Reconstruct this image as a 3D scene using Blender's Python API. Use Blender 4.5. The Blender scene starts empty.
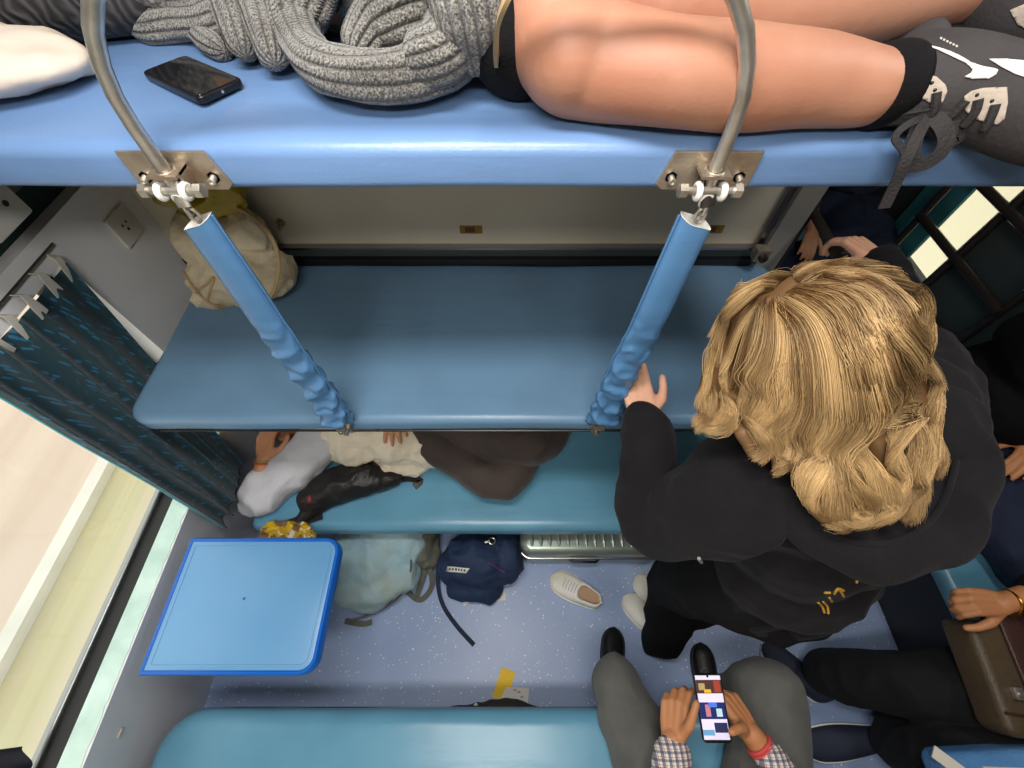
import bpy, bmesh, math, random
import numpy as np
from mathutils import Vector, Matrix, noise, kdtree
from mathutils.bvhtree import BVHTree
C = bpy.context.scene.collection
random.seed(7); RNG = np.random.default_rng(7)
PI = math.pi
V = Vector
# ---------------------------------------------------------------- camera
CAM = V((0, 0, 2.09)); TH = math.radians(32.7); FPX = 429.0
FW = V((0, math.sin(TH), -math.cos(TH))); UP = V((0, math.cos(TH), math.sin(TH)))
def ray(u, v):
    return FW + V((1, 0, 0))*((u-512)/FPX) + UP*((384-v)/FPX)
def P(u, v, z=None, y=None, x=None, d=None):
    """world point seen at (u, v) that lies at height z / depth y / side x / distance d along the view axis"""
    r = ray(u, v)
    if z is not None: t = (z-CAM.z)/r.z
    elif y is not None: t = y/r.y
    elif x is not None: t = x/r.x
    else: t = d
    return CAM + r*t
cd = bpy.data.cameras.new('camera'); cam = bpy.data.objects.new('camera', cd); C.objects.link(cam)
cam.location = CAM; cam.rotation_euler = (TH, 0, 0)
cd.sensor_width = 36; cd.lens = FPX/1024*36; cd.clip_start = .01; cd.clip_end = 200
bpy.context.scene.camera = cam
# ---------------------------------------------------------------- materials
def lin(c):
    if isinstance(c, str):
        c = [int(c[i:i+2], 16) for i in (0, 2, 4)]
    c = [x/255 for x in c]
    return tuple(x/12.92 if x <= .04045 else ((x+.055)/1.055)**2.4 for x in c) + (1,)
MATS = {}
def mat(name, col, rough=.6, metal=0., bump=0., bscale=20., detail=4., col2=None, cscale=8., cmix=(.35, .65), spec=.5, coat=0., sheen=0., emit=None, aniso=None, sub=0., bdist=.01):
    m = bpy.data.materials.new(name); m.use_nodes = True
    nt = m.node_tree; b = nt.nodes['Principled BSDF']
    b.inputs['Base Color'].default_value = lin(col)
    b.inputs['Roughness'].default_value = rough; b.inputs['Metallic'].default_value = metal
    b.inputs['Specular IOR Level'].default_value = spec
    b.inputs['Coat Weight'].default_value = coat; b.inputs['Coat Roughness'].default_value = .15
    b.inputs['Sheen Weight'].default_value = sheen
    if sub: b.inputs['Subsurface Weight'].default_value = sub; b.inputs['Subsurface Radius'].default_value = (.012, .004, .002); b.inputs['Subsurface Scale'].default_value = 1
    if emit: b.inputs['Emission Color'].default_value = lin(col); b.inputs['Emission Strength'].default_value = emit
    tc = nt.nodes.new('ShaderNodeTexCoord'); mp = nt.nodes.new('ShaderNodeMapping')
    nt.links.new(tc.outputs['Object'], mp.inputs[0])
    if aniso: mp.inputs['Scale'].default_value = aniso
    if col2:
        n = nt.nodes.new('ShaderNodeTexNoise'); n.inputs['Scale'].default_value = cscale; n.inputs['Detail'].default_value = 5
        r = nt.nodes.new('ShaderNodeMapRange'); r.inputs[1].default_value = cmix[0]; r.inputs[2].default_value = cmix[1]
        x = nt.nodes.new('ShaderNodeMix'); x.data_type = 'RGBA'
        x.inputs[6].default_value = lin(col); x.inputs[7].default_value = lin(col2)
        nt.links.new(mp.outputs[0], n.inputs['Vector']); nt.links.new(n.outputs[0], r.inputs[0])
        nt.links.new(r.outputs[0], x.inputs[0]); nt.links.new(x.outputs[2], b.inputs['Base Color'])
    if bump:
        n = nt.nodes.new('ShaderNodeTexNoise'); n.inputs['Scale'].default_value = bscale; n.inputs['Detail'].default_value = detail
        bp = nt.nodes.new('ShaderNodeBump'); bp.inputs['Strength'].default_value = bump; bp.inputs['Distance'].default_value = bdist
        nt.links.new(mp.outputs[0], n.inputs['Vector']); nt.links.new(n.outputs[0], bp.inputs['Height']); nt.links.new(bp.outputs[0], b.inputs['Normal'])
    MATS[name] = m
    return m
class G:   # small node helper for custom materials
    def __init__(s, name, rough=.6):
        s.m = bpy.data.materials.new(name); s.m.use_nodes = True; s.t = s.m.node_tree; s.b = s.t.nodes['Principled BSDF']
        s.b.inputs['Roughness'].default_value = rough; s.tc = s.t.nodes.new('ShaderNodeTexCoord'); MATS[name] = s.m
    def n(s, typ, ins={}, **kw):
        n = s.t.nodes.new(typ)
        for k, v in kw.items(): setattr(n, k, v)
        for k, v in ins.items():
            if isinstance(v, bpy.types.NodeSocket): s.t.links.new(v, n.inputs[k])
            else: n.inputs[k].default_value = v
        return n
    def math(s, op, a, b=0.):
        return s.n('ShaderNodeMath', {0: a, 1: b}, operation=op).outputs[0]
    def mix(s, f, a, b):
        return s.n('ShaderNodeMix', {0: f, 6: a, 7: b}, data_type='RGBA').outputs[2]
    def rng(s, x, a, b, c=0., d=1.):
        return s.n('ShaderNodeMapRange', {0: x, 1: a, 2: b, 3: c, 4: d}).outputs[0]
    def col(s, x): s.t.links.new(x, s.b.inputs['Base Color'])
    def bump(s, h, st=.5, dist=.005):
        s.t.links.new(s.n('ShaderNodeBump', {'Strength': st, 'Distance': dist, 'Height': h}).outputs[0], s.b.inputs['Normal'])
# ---------------------------------------------------------------- objects
def link(o, parent=None):
    C.objects.link(o)
    if parent is not None:
        o.parent = parent
        p = parent; L = V((0, 0, 0))
        while p is not None: L += p.location; p = p.parent
        o.location = -L
    return o
def tag(o, label, cat=None, group=None, kind=None):
    o['label'] = label
    if cat: o['category'] = cat
    if group: o['group'] = group
    if kind: o['kind'] = kind
    return o
def thing(name, loc, label, cat, group=None):
    o = bpy.data.objects.new(name, None); C.objects.link(o); o.location = loc; o.empty_display_size = .05
    return tag(o, label, cat, group)
def copy_thing(root, delta, label=None):
    r = root.copy(); C.objects.link(r); r.location = root.location + V(delta)
    if label: r['label'] = label
    def rec(a, b):
        for ch in list(a.children):
            c = ch.copy(); C.objects.link(c); c.parent = b; rec(ch, c)
    rec(root, r)
    return r
def mesh_obj(name, vs, fs, m, parent=None, smooth=True, uvs=None):
    me = bpy.data.meshes.new(name); me.from_pydata([tuple(v) for v in vs], [], fs)
    if uvs is not None:
        ul = me.uv_layers.new(name='UVMap'); li = np.zeros(len(me.loops), dtype=np.int32); me.loops.foreach_get('vertex_index', li)
        ul.data.foreach_set('uv', np.array(uvs, dtype=np.float32)[li].ravel())
    me.polygons.foreach_set('use_smooth', [smooth]*len(me.polygons))
    ms = m if isinstance(m, (list, tuple)) else [m]
    for k in ms: me.materials.append(MATS[k] if isinstance(k, str) else k)
    me.update()
    return link(bpy.data.objects.new(name, me), parent)
def frames(pts, up=V((0, 0, 1))):
    """parallel transported frames along a path"""
    n = len(pts); T = []
    for i in range(n):
        t = (pts[min(i+1, n-1)] - pts[max(i-1, 0)])
        T.append(t.normalized() if t.length > 1e-9 else V((0, 0, 1)))
    a = up - T[0]*up.dot(T[0])
    if a.length < 1e-3: a = V((1, 0, 0)) - T[0]*T[0].x
    a.normalize(); out = []
    for i in range(n):
        a = a - T[i]*a.dot(T[i])
        a = a.normalized() if a.length > 1e-6 else T[i].orthogonal().normalized()
        out.append((T[i], a.copy(), T[i].cross(a)))
    return out
def spline(pts, n=8, closed=False):
    """Catmull-Rom through points (tuples of any length)"""
    A = [np.array(p, dtype=float) for p in pts]; N = len(A); out = []
    if N == 2: return [V(A[0]*(1-t)+A[1]*t) for t in np.linspace(0, 1, n+1)]
    R = range(N if closed else N-1)
    for i in R:
        if closed: p0, p1, p2, p3 = A[(i-1) % N], A[i], A[(i+1) % N], A[(i+2) % N]
        else: p0, p1, p2, p3 = A[max(i-1, 0)], A[i], A[i+1], A[min(i+2, N-1)]
        for k in range(n):
            t = k/n
            out.append(V(.5*((2*p1)+(-p0+p2)*t+(2*p0-5*p1+4*p2-p3)*t*t+(-p0+3*p1-3*p2+p3)*t**3)))
    if not closed: out.append(V(A[-1]))
    return out
class MB:
    def __init__(s): s.v = []; s.f = []; s.mi = []; s.uv = []; s.cur = 0
    def add(s, vs, fs, uv=None):
        o = len(s.v); s.v += [V(v) for v in vs]; s.f += [tuple(i+o for i in f) for f in fs]; s.mi += [s.cur]*len(fs)
        s.uv += list(uv) if uv is not None else [(0, 0)]*len(vs)
        return s
    def box(s, lo, hi, M=None):
        x0, y0, z0 = lo; x1, y1, z1 = hi
        vs = [V(p) for p in ((x0, y0, z0), (x1, y0, z0), (x1, y1, z0), (x0, y1, z0), (x0, y0, z1), (x1, y0, z1), (x1, y1, z1), (x0, y1, z1))]
        if M: vs = [M @ v for v in vs]
        return s.add(vs, [(0, 3, 2, 1), (4, 5, 6, 7), (0, 1, 5, 4), (1, 2, 6, 5), (2, 3, 7, 6), (3, 0, 4, 7)])
    def slab(s, outline, z0, z1, bev=0., seg=4, M=None, top_inset=None):
        """outline: function inset -> list of (x, y); rounded top and bottom edges"""
        rings = []
        if bev > 0:
            for i in range(seg+1):
                a = PI/2*i/seg; rings.append((bev*(1-math.sin(a)), z0+bev*(1-math.cos(a))))
            for i in range(seg+1):
                a = PI/2*i/seg; rings.append((bev*(1-math.cos(a)), z1-bev*(1-math.sin(a))))
        else: rings = [(0, z0), (0, z1)]
        vs = []; n = None
        for ins, z in rings:
            o = outline(ins); n = len(o); vs += [V((p[0], p[1], z)) for p in o]
        if M: vs = [M @ v for v in vs]
        fs = []
        for r in range(len(rings)-1):
            for i in range(n):
                j = (i+1) % n; fs.append((r*n+i, r*n+j, (r+1)*n+j, (r+1)*n+i))
        fs.append(tuple(range(n))[::-1]); k = (len(rings)-1)*n; fs.append(tuple(range(k, k+n)))
        return s.add(vs, fs)
    def tube(s, pts, r, n=10, cap=True, flat=1., up=V((0, 0, 1)), closed=False, vscale=1.):
        pts = [V(p) for p in pts]; N = len(pts)
        rs = r if isinstance(r, (list, tuple)) else [r]*N
        F = frames(pts, up); vs = []; uv = []; L = 0
        for i in range(N):
            T, a, b = F[i]
            if i: L += (pts[i]-pts[i-1]).length
            for k in range(n+1):
                t = 2*PI*k/n; vs.append(pts[i] + a*(math.cos(t)*rs[i]*flat) + b*(math.sin(t)*rs[i])); uv.append((k/n, L*vscale))
        m = n+1; fs = []
        for i in range(N-1):
            for k in range(n): fs.append((i*m+k, i*m+k+1, (i+1)*m+k+1, (i+1)*m+k))
        if cap and not closed:
            fs.append(tuple(range(n))[::-1]); fs.append(tuple((N-1)*m+k for k in range(n)))
        if closed:
            for k in range(n): fs.append(((N-1)*m+k, (N-1)*m+k+1, k+1, k))
        return s.add(vs, fs, uv)
    def ribbon(s, pts, w, th=.002, up=V((0, 0, 1))):
        """flat strap; up = the strap's face normal"""
        pts = [V(p) for p in pts]; N = len(pts); F = frames(pts, up); vs = []
        ws = w if isinstance(w, (list, tuple)) else [w]*N
        for i in range(N):
            T, a, b = F[i]
            for sx, sy in ((-1, -1), (1, -1), (1, 1), (-1, 1)): vs.append(pts[i] + b*(sx*ws[i]/2) + a*(sy*th/2))
        fs = [(3, 2, 1, 0), tuple((N-1)*4+k for k in range(4))]
        for i in range(N-1):
            for k in range(4): j = (k+1) % 4; fs.append((i*4+k, i*4+j, (i+1)*4+j, (i+1)*4+k))
        return s.add(vs, fs)
    def cyl(s, a, b, r, n=14, r2=None):
        a, b = V(a), V(b); return s.tube([a, b], [r, r if r2 is None else r2], n)
    def torus(s, c, axis, R, r, n=20, m=8, stretch=None):
        axis = V(axis).normalized(); e = axis.orthogonal().normalized() if stretch is None else (V(stretch[0]) - axis*V(stretch[0]).dot(axis)).normalized()
        f = axis.cross(e); k = 1 if stretch is None else stretch[1]
        return s.tube([V(c) + e*(math.cos(t)*R*k) + f*(math.sin(t)*R) for t in [2*PI*i/n for i in range(n)]], r, m, closed=True, up=axis)
    def ball(s, c, r, n=12, m=8, M=None):
        rr = r if isinstance(r, (tuple, list)) else (r, r, r); vs = []; fs = []
        vs.append(V((0, 0, rr[2])))
        for i in range(1, m):
            a = PI*i/m
            for k in range(n): t = 2*PI*k/n; vs.append(V((rr[0]*math.sin(a)*math.cos(t), rr[1]*math.sin(a)*math.sin(t), rr[2]*math.cos(a))))
        vs.append(V((0, 0, -rr[2])))
        for k in range(n): fs.append((0, 1+k, 1+(k+1) % n)); fs.append((len(vs)-1, 1+(m-2)*n+(k+1) % n, 1+(m-2)*n+k))
        for i in range(m-2):
            for k in range(n): a = 1+i*n+k; b = 1+i*n+(k+1) % n; fs.append((a, a+n, b+n, b))
        if M: vs = [M @ v for v in vs]
        return s.add([V(c)+v for v in vs], fs)
    def build(s, name, m, parent=None, smooth=True, uv=False, autosmooth=True):
        o = mesh_obj(name, s.v, s.f, m, parent, smooth, s.uv if uv else None)
        if any(s.mi): o.data.polygons.foreach_set('material_index', s.mi)
        if smooth and autosmooth: sharp(o.data)
        return o
def sharp(me, ang=38):
    bm = bmesh.new(); bm.from_mesh(me)
    for e in bm.edges:
        if len(e.link_faces) == 2 and e.calc_face_angle(0) > math.radians(ang): e.smooth = False
    bm.to_mesh(me); bm.free()
def rrect(x0, x1, y0, y1, r, n=6, corners=(1, 1, 1, 1)):
    """corners order: (x1,y1) (x0,y1) (x0,y0) (x1,y0)"""
    def f(ins):
        out = []; a0, a1, b0, b1 = x0+ins, x1-ins, y0+ins, y1-ins
        for q, (cx, cy, sx, sy) in enumerate(((a1, b1, 1, 1), (a0, b1, -1, 1), (a0, b0, -1, -1), (a1, b0, 1, -1))):
            R = max(r*corners[q]-ins, .0005); ox, oy = cx-sx*R, cy-sy*R
            for k in range(n+1):
                t = PI/2*q+PI/2*k/n; out.append((ox+R*math.cos(t), oy+R*math.sin(t)))
        return out
    return f
def polyout(pts):
    """outline function for a convex-ish polygon (CCW) that shrinks towards its centre"""
    c = (sum(p[0] for p in pts)/len(pts), sum(p[1] for p in pts)/len(pts))
    def f(ins):
        o = []
        for p in pts:
            d = math.hypot(p[0]-c[0], p[1]-c[1]); k = max(0, 1-ins/d) if d else 1
            o.append((c[0]+(p[0]-c[0])*k, c[1]+(p[1]-c[1])*k))
        return o
    return f
def basis(o, ex, ey, ez):
    M = Matrix.Identity(4)
    for i, e in enumerate((ex, ey, ez)):
        for j in range(3): M[j][i] = e[j]
    M.translation = V(o); return M
# ---------------------------------------------------------------- blobs (voxel-remeshed unions)
class Blob:
    def __init__(s): s.mb = MB()
    def chain(s, pts, rs=None, n=16, sub=0):
        """pts: list of (x,y,z,r); tapered capsules"""
        Q = [(V(p[:3]), p[3]) for p in pts] if rs is None else [(V(p), r) for p, r in zip(pts, rs)]
        if sub: sp = spline([tuple(p)+(r,) for p, r in Q], sub); Q = [(V(p[:3]), max(p[3], .001)) for p in sp]
        for p, r in Q: s.mb.ball(p, r, n, max(6, n//2))
        for (p, r), (q, t) in zip(Q, Q[1:]):
            if (q-p).length > 1e-5: s.mb.tube([p, q], [r, t], n)
        return s
    def ell(s, c, r, axes=None, n=24):
        M = None
        if axes is not None: M = Matrix((axes[0], axes[1], axes[2])).transposed()
        s.mb.ball(c, r, n, n//2, M); return s
    def build(s, name, m, parent=None, vox=.006, sm=4, disp=None, subs=0):
        me = bpy.data.meshes.new('tmp'); me.from_pydata([tuple(v) for v in s.mb.v], [], s.mb.f); me.update()
        o = bpy.data.objects.new('tmp', me); C.objects.link(o)
        r = o.modifiers.new('r', 'REMESH'); r.mode = 'VOXEL'; r.voxel_size = vox; r.adaptivity = 0
        if sm:
            q = o.modifiers.new('s', 'SMOOTH'); q.factor = .5; q.iterations = sm
        dg = bpy.context.evaluated_depsgraph_get(); dg.update()
        nm = bpy.data.meshes.new_from_object(o.evaluated_get(dg)); nm.name = name
        bpy.data.objects.remove(o); bpy.data.meshes.remove(me)
        if disp:
            nm.update(); n = len(nm.vertices); co = np.zeros(n*3); nm.vertices.foreach_get('co', co); co = co.reshape(-1, 3)
            no = np.zeros(n*3); nm.vertex_normals.foreach_get('vector', no); no = no.reshape(-1, 3)
            for d in (disp if isinstance(disp, list) else [disp]):
                amp, sc = d[0], d[1]; an = d[2] if len(d) > 2 else (1, 1, 1); ridged = len(d) > 3 and d[3]
                k = np.array([noise.noise(V((c[0]*an[0]*sc, c[1]*an[1]*sc, c[2]*an[2]*sc+amp*99))) for c in co])
                if ridged: k = .5-np.abs(k)*2
                co = co + no*(k*amp)[:, None]
            nm.vertices.foreach_set('co', co.ravel())
        nm.polygons.foreach_set('use_smooth', [True]*len(nm.polygons))
        nm.materials.clear()
        for k in (m if isinstance(m, (list, tuple)) else [m]): nm.materials.append(MATS[k] if isinstance(k, str) else k)
        nm.update()
        return link(bpy.data.objects.new(name, nm), parent)
def paint(o, fn):
    """material index per face from fn(centre)"""
    for p in o.data.polygons: p.material_index = fn(p.center)
# ---------------------------------------------------------------- shared materials
def vinyl(name, col, rough=.34):
    g = G(name, rough); o = g.tc.outputs['Object']
    g.b.inputs['Specular IOR Level'].default_value = .55
    n1 = g.n('ShaderNodeTexNoise', {'Vector': o, 'Scale': 3.2, 'Detail': 3.}).outputs[0]
    n2 = g.n('ShaderNodeTexNoise', {'Vector': o, 'Scale': 320., 'Detail': 2.}).outputs[0]
    mp = g.n('ShaderNodeMapping', {'Vector': o, 'Scale': (4., 22., 22.)}).outputs[0]
    n3 = g.n('ShaderNodeTexNoise', {'Vector': mp, 'Scale': 1., 'Detail': 3.}).outputs[0]
    h = g.math('ADD', g.math('MULTIPLY', n2, .12), g.math('ADD', g.math('MULTIPLY', n1, 1.2), g.math('MULTIPLY', n3, .8)))
    g.bump(h, .35, .006)
    c = lin(col); d = tuple(x*.86 for x in c[:3])+(1,)
    g.col(g.mix(g.rng(n1, .4, .62), c, d))
    return g.m
vinyl('berth_vinyl', '6b8cba'); vinyl('lower_vinyl', '68a3c0', .3); vinyl('middle_vinyl', '6b8fae', .36)
vinyl('strap_vinyl', '5888b8', .35)
mat('wall_grey', 'eaeaec', .5, bump=.05, bscale=60, col2='dededf', cscale=3)
mat('panel_dark', '3c4242', .5); mat('pelmet_shadow', '16302c', .5)
mat('mint_paint', 'cfe8de', .45, col2='b6d3c8', cscale=12, bump=.05, bscale=30)
mat('laminate', 'd3cab8', .42, col2='c9bfac', cscale=2.2)
mat('steel', 'd6d0c6', .36, .85, col2='b4aca0', cscale=30)
mat('worn_steel', 'b8ac9b', .38, .8, col2='8f6e52', cscale=22, cmix=(.5, .8), bump=.1, bscale=80)
mat('aluminium', 'a0a0a0', .3, 1.); mat('white_plastic', 'e8e6e0', .4); mat('black_plastic', '141416', .35)
mat('dark_metal', '3d3633', .32, .5); mat('grey_post', '8d8a85', .45); mat('rubber', '1c1b1c', .6)
mat('white_rubber', 'f0efe8', .5)
# floor: blue-grey vinyl with pale flecks
g = G('floor_vinyl', .38); o = g.tc.outputs['Object']
vo = g.n('ShaderNodeTexVoronoi', {'Vector': o, 'Scale': 62.}, feature='F1').outputs['Distance']
fl = g.rng(vo, .14, .21, 1., 0.)
ns = g.n('ShaderNodeTexNoise', {'Vector': o, 'Scale': 26., 'Detail': 2.}).outputs[0]
fl = g.math('MULTIPLY', fl, g.rng(ns, .44, .56))
vo2 = g.n('ShaderNodeTexVoronoi', {'Vector': o, 'Scale': 150.}, feature='F1').outputs['Distance']
fl2 = g.math('MULTIPLY', g.rng(vo2, .12, .2, 1., 0.), .35)
big = g.n('ShaderNodeTexNoise', {'Vector': o, 'Scale': 2.5, 'Detail': 4.}).outputs[0]
c = g.mix(g.rng(big, .35, .65), lin('a2b6da'), lin('94aad2'))
c = g.mix(fl2, c, lin('bfcdea')); c = g.mix(fl, c, lin('f4f7ff')); g.col(c)
# ---------------------------------------------------------------- shell
XL, XR, YF, YN, ZC = -1.05, 2.12, 1.09, -.95, 2.62
def struct(name, mb, m, label, parent=None, smooth=False):
    o = mb.build(name, m, parent, smooth); 
    if parent is None: tag(o, label, name.split('_')[0], kind='structure')
    return o
struct('floor', MB().box((-1.22, -2.2, -.04), (XR+.06, 3.1, 0)), 'floor_vinyl', 'speckled blue-grey vinyl floor of the carriage')
struct('ceiling', MB().box((-1.3, -2.2, ZC), (XR+.06, 3.1, ZC+.04)), 'white_plastic', 'pale ceiling above the berths')
# left wall: sloped lower panel, upper panel beside the window, band and shelf above
mb = MB()
prof = [(-1.20, 0), (-1.05, .70), (-1.11, .70), (-1.26, 0)]
vs = [V((x, y, z)) for y in (-2.2, 3.1) for x, z in prof]
mb.add(vs, [(0, 1, 5, 4), (1, 2, 6, 5), (2, 3, 7, 6), (3, 0, 4, 7), (0, 3, 2, 1), (4, 5, 6, 7)])
WY0, WY1, WZ1 = -1.3, .78, 1.40
mb.box((-1.13, WY1, .70), (XL, 3.1, 1.47)); mb.box((-1.13, WY0, WZ1), (XL, WY1, 1.47)); mb.box((-1.13, -2.2, .70), (XL, WY0, 1.47))
lw = struct('wall_left', mb, 'wall_grey', 'grey side wall panel under and beside the window')
struct('trim_1', MB().box((-1.13, -2.2, 1.47), (-1.085, 3.1, 1.56)), 'pelmet_shadow', 'recessed band above the window, coloured dark green as the curtain pelmet shadow')  # dark green paints in the shadow of the curtain pelmet
mb = MB(); prof = [(-1.02, 1.56), (-.96, 1.62), (-.96, 2.2), (-.8, ZC), (-1.13, ZC), (-1.13, 1.56)]
vs = [V((x, y, z)) for y in (-2.2, 3.1) for x, z in prof]; n = 6
mb.add(vs, [tuple(range(6)), tuple(range(11, 5, -1))] + [(i, i+6, (i+1) % 6+6, (i+1) % 6) for i in range(6)])
struct('wall_upper_left', mb, 'panel_dark', 'dark grey panel above the window')
# chipped mint paint on the sill
mb = MB(); e = []
rr = random.Random(3)
y = WY0
while y < WY1: e.append((XL-.002+rr.uniform(-.006, .0), y)); y += rr.uniform(.008, .03)
e.append((XL-.003, WY1))
vs = []; 
for x, y in e: vs += [V((-1.113, y, .7015)), V((x, y, .7015)), V((x, y, .6985)), V((-1.113, y, .6985))]
fs = [(0, 1, 2, 3)]
for i in range(len(e)-1):
    for k in range(4): j = (k+1) % 4; fs.append((i*4+k, (i+1)*4+k, (i+1)*4+j, i*4+j))
mb.add(vs, fs)
struct('trim_2', mb, 'mint_paint', 'chipped mint green painted window sill')
# window frame and pane
g = G('pane_glass', .02); nt = g.t
tr = g.n('ShaderNodeBsdfTransparent', {'Color': (.97, .99, .98, 1)}); gl = g.n('ShaderNodeBsdfGlossy', {'Roughness': .02})
ms = g.n('ShaderNodeMixShader', {0: .04}); nt.links.new(tr.outputs[0], ms.inputs[1]); nt.links.new(gl.outputs[0], ms.inputs[2])
nt.links.new(ms.outputs[0], nt.nodes['Material Output'].inputs[0])
win = MB()
win.box((-1.16, WY0, .66), (-1.113, WY1, .695)); win.box((-1.16, WY0, WZ1-.01), (-1.113, WY1, WZ1+.03))
win.box((-1.16, WY1-.03, .695), (-1.113, WY1, WZ1)); win.box((-1.16, WY0, .695), (-1.113, WY0+.03, WZ1))
w1 = tag(win.build('window_1', 'rubber', smooth=False), 'wide carriage window with a dark gasket on the left wall', 'window', kind='structure')
MB().box((-1.185, WY0-.02, .655), (-1.16, WY1, .70)).build('window_frame', 'aluminium', w1, False)
MB().box((-1.150, WY0+.02, .69), (-1.144, WY1-.02, WZ1)).build('pane', 'pane_glass', w1, False)
MB().cyl((-1.165, WY0, .703), (-1.165, WY1, .703), .006).build('glazing_bead', 'aluminium', w1)
tag(MB().slab(rrect(-.012, .012, -.008, .008, .003), 0, .003, .001, M=basis((-1.074, -.17, .583), (0, 1, 0), (.2, 0, 1), (1, 0, -.2))).build('sticker', 'laminate'), 'small beige square sticker on the grey wall below the mint sill', 'sticker')
# partition behind the berths
struct('wall_back', MB().box((-1.06, YF, 0), (.78, YF+.05, ZC)), 'laminate', 'beige laminate partition behind the berths')
struct('trim_3', MB().box((.755, YF-.012, .0), (.775, YF+.06, ZC)), 'aluminium', 'aluminium edge strip of the partition')
struct('trim_4', MB().box((.776, YF-.03, .0), (.845, YF+.06, ZC)), 'grey_post', 'dark grey post at the aisle end of the partition')
mb = MB(); mb.box((-1.04, 1.075, 1.150), (.755, YF, 1.195)); mb.cur = 1; mb.box((-1.04, 1.06, 1.138), (.755, 1.075, 1.165)); mb.cur = 2; mb.box((-1.04, 1.068, 1.195), (.755, YF, 1.202))
tr = mb.build('trim_5', ['panel_dark', 'black_plastic', 'aluminium'], smooth=False); tag(tr, 'dark rail along the partition behind the middle berth', 'rail', kind='structure')
struct('wall_front', MB().box((-1.06, YN-.05, 0), (.78, YN, ZC)), 'laminate', 'partition behind the near berth')
struct('wall_right', MB().box((XR, -2.2, 0), (XR+.05, 1.16, ZC)).box((XR, 1.95, 0), (XR+.05, 3.1, ZC)).box((XR, 1.16, 0), (XR+.05, 1.95, .50)).box((XR, 1.16, 1.5), (XR+.05, 1.95, ZC)).box((XR, 1.16, .5), (XR+.05, 1.61, 1.5)), 'panel_dark', 'side wall across the aisle, coloured dark for the dim light there')  # dark panel colour stands in for the weak light across the aisle
struct('wall_far', MB().box((-1.2, 3.1, 0), (XR+.05, 3.15, ZC)), 'panel_dark', 'dark end wall beyond the next bay')
struct('wall_near', MB().box((-1.2, -2.25, 0), (XR+.05, -2.2, ZC)), 'panel_dark', 'dark end wall of the previous bay')
# side window
w2 = tag(MB().box((XR-.02, 1.59, .46), (XR+.01, 1.98, .505)).box((XR-.02, 1.59, 1.49), (XR+.01, 1.98, 1.53)).box((XR-.02, 1.59, .505), (XR+.01, 1.625, 1.49)).box((XR-.02, 1.945, .505), (XR+.01, 1.98, 1.49)).build('window_2', 'rubber', smooth=False), 'side window across the aisle with a dark frame', 'window', kind='structure')
MB().box((XR+.03, 1.61, .5), (XR+.035, 1.96, 1.5)).build('pane', 'pane_glass', w2, False)
# ---------------------------------------------------------------- berths
def cushion_berth(name, x0, x1, y0, y1, z0, z1, r, bev, m, label, corners=(1, 1, 1, 1), board='dark_metal'):
    t = thing(name, ((x0+x1)/2, (y0+y1)/2, z0), label, 'berth')
    # dense top so the padding can be slightly uneven
    o = rrect(x0, x1, y0, y1, r, 8, corners)
    mb = MB(); rings = []; S = 6
    for i in range(S+1): a = PI/2*i/S; rings.append((bev*.5*(1-math.sin(a)), z0+bev*.5*(1-math.cos(a))))
    for i in range(S+1): a = PI/2*i/S; rings.append((bev*(1-math.cos(a)), z1-bev*.8*(1-math.sin(a))))
    for k in (.02, .05, .1, .16, .22): rings.append((bev+k*.9, z1+.004*(k/.22)))
    # resample outline so long sides carry vertices
    def dense(pts, step=.03):
        out = []
        for i, p in enumerate(pts):
            q = pts[(i+1) % len(pts)]; L = math.hypot(q[0]-p[0], q[1]-p[1]); n = max(1, int(round(L/step)))
            out += [(p, q, k/n) for k in range(n)]
        return out
    base = o(0); D = []; idx = []
    for i, p in enumerate(base):
        q = base[(i+1) % len(base)]; L = math.hypot(q[0]-p[0], q[1]-p[1]); n = max(1, int(L/.03))
        D += [(i, k/n) for k in range(n)]
    vs = []
    for ins, z in rings:
        pts = o(min(ins, (y1-y0)/2-.01))
        for i, k in D:
            p, q = pts[i], pts[(i+1) % len(pts)]; x = p[0]+(q[0]-p[0])*k; y = p[1]+(q[1]-p[1])*k
            dz = noise.noise(V((x*3, y*5, z1*7)))*.005; dy = noise.noise(V((x*4, 3.3, z*9)))*.004
            vs.append(V((x, y+dy, z+dz*(1 if z > (z0+z1)/2 else 0))))
    n = len(D); R = len(rings)
    fs = [(r_*n+i, r_*n+(i+1) % n, (r_+1)*n+(i+1) % n, (r_+1)*n+i) for r_ in range(R-1) for i in range(n)]
    fs.append(tuple(range(n))[::-1]); fs.append(tuple(range((R-1)*n, R*n)))
    mb.add(vs, fs); mb.build('cushion', m, t)
    MB().slab(rrect(x0+.02, x1-.02, y0+.03, y1, max(r-.01, .005), 6, corners), z0-.012, z0+.004, .003).build('base_board', board, t)
    return t, o
up_b, _ = cushion_berth('upper_berth', -.955, .84, .494, 1.085, 1.770, 1.828, .03, .022, 'berth_vinyl', 'blue padded upper berth with the lying person on it')
mid_b, _ = cushion_berth('middle_berth', -.975, .83, .50, 1.07, 1.088, 1.142, .055, .022, 'middle_vinyl', 'empty blue padded middle berth hung from two straps')
low_b, _ = cushion_berth('lower_berth', -.985, .84, .405, 1.03, .375, .455, .04, .035, 'lower_vinyl', 'blue lower berth below the middle berth, with the person lying on it')
near_b, _ = cushion_berth('lower_berth', -1.06, .84, -.78, -.128, .375, .455, .12, .05, 'lower_vinyl', 'blue lower berth nearest the bottom of the picture, seat of the man with the phone')
for b, ys in ((low_b, (.55, .98)), (near_b, (-.7, -.3))):
    for x in (-.8, .7):
        for y in ys: MB().box((x-.02, y-.02, 0), (x+.02, y+.02, .36)).build('leg', 'dark_metal', b, False)
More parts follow.
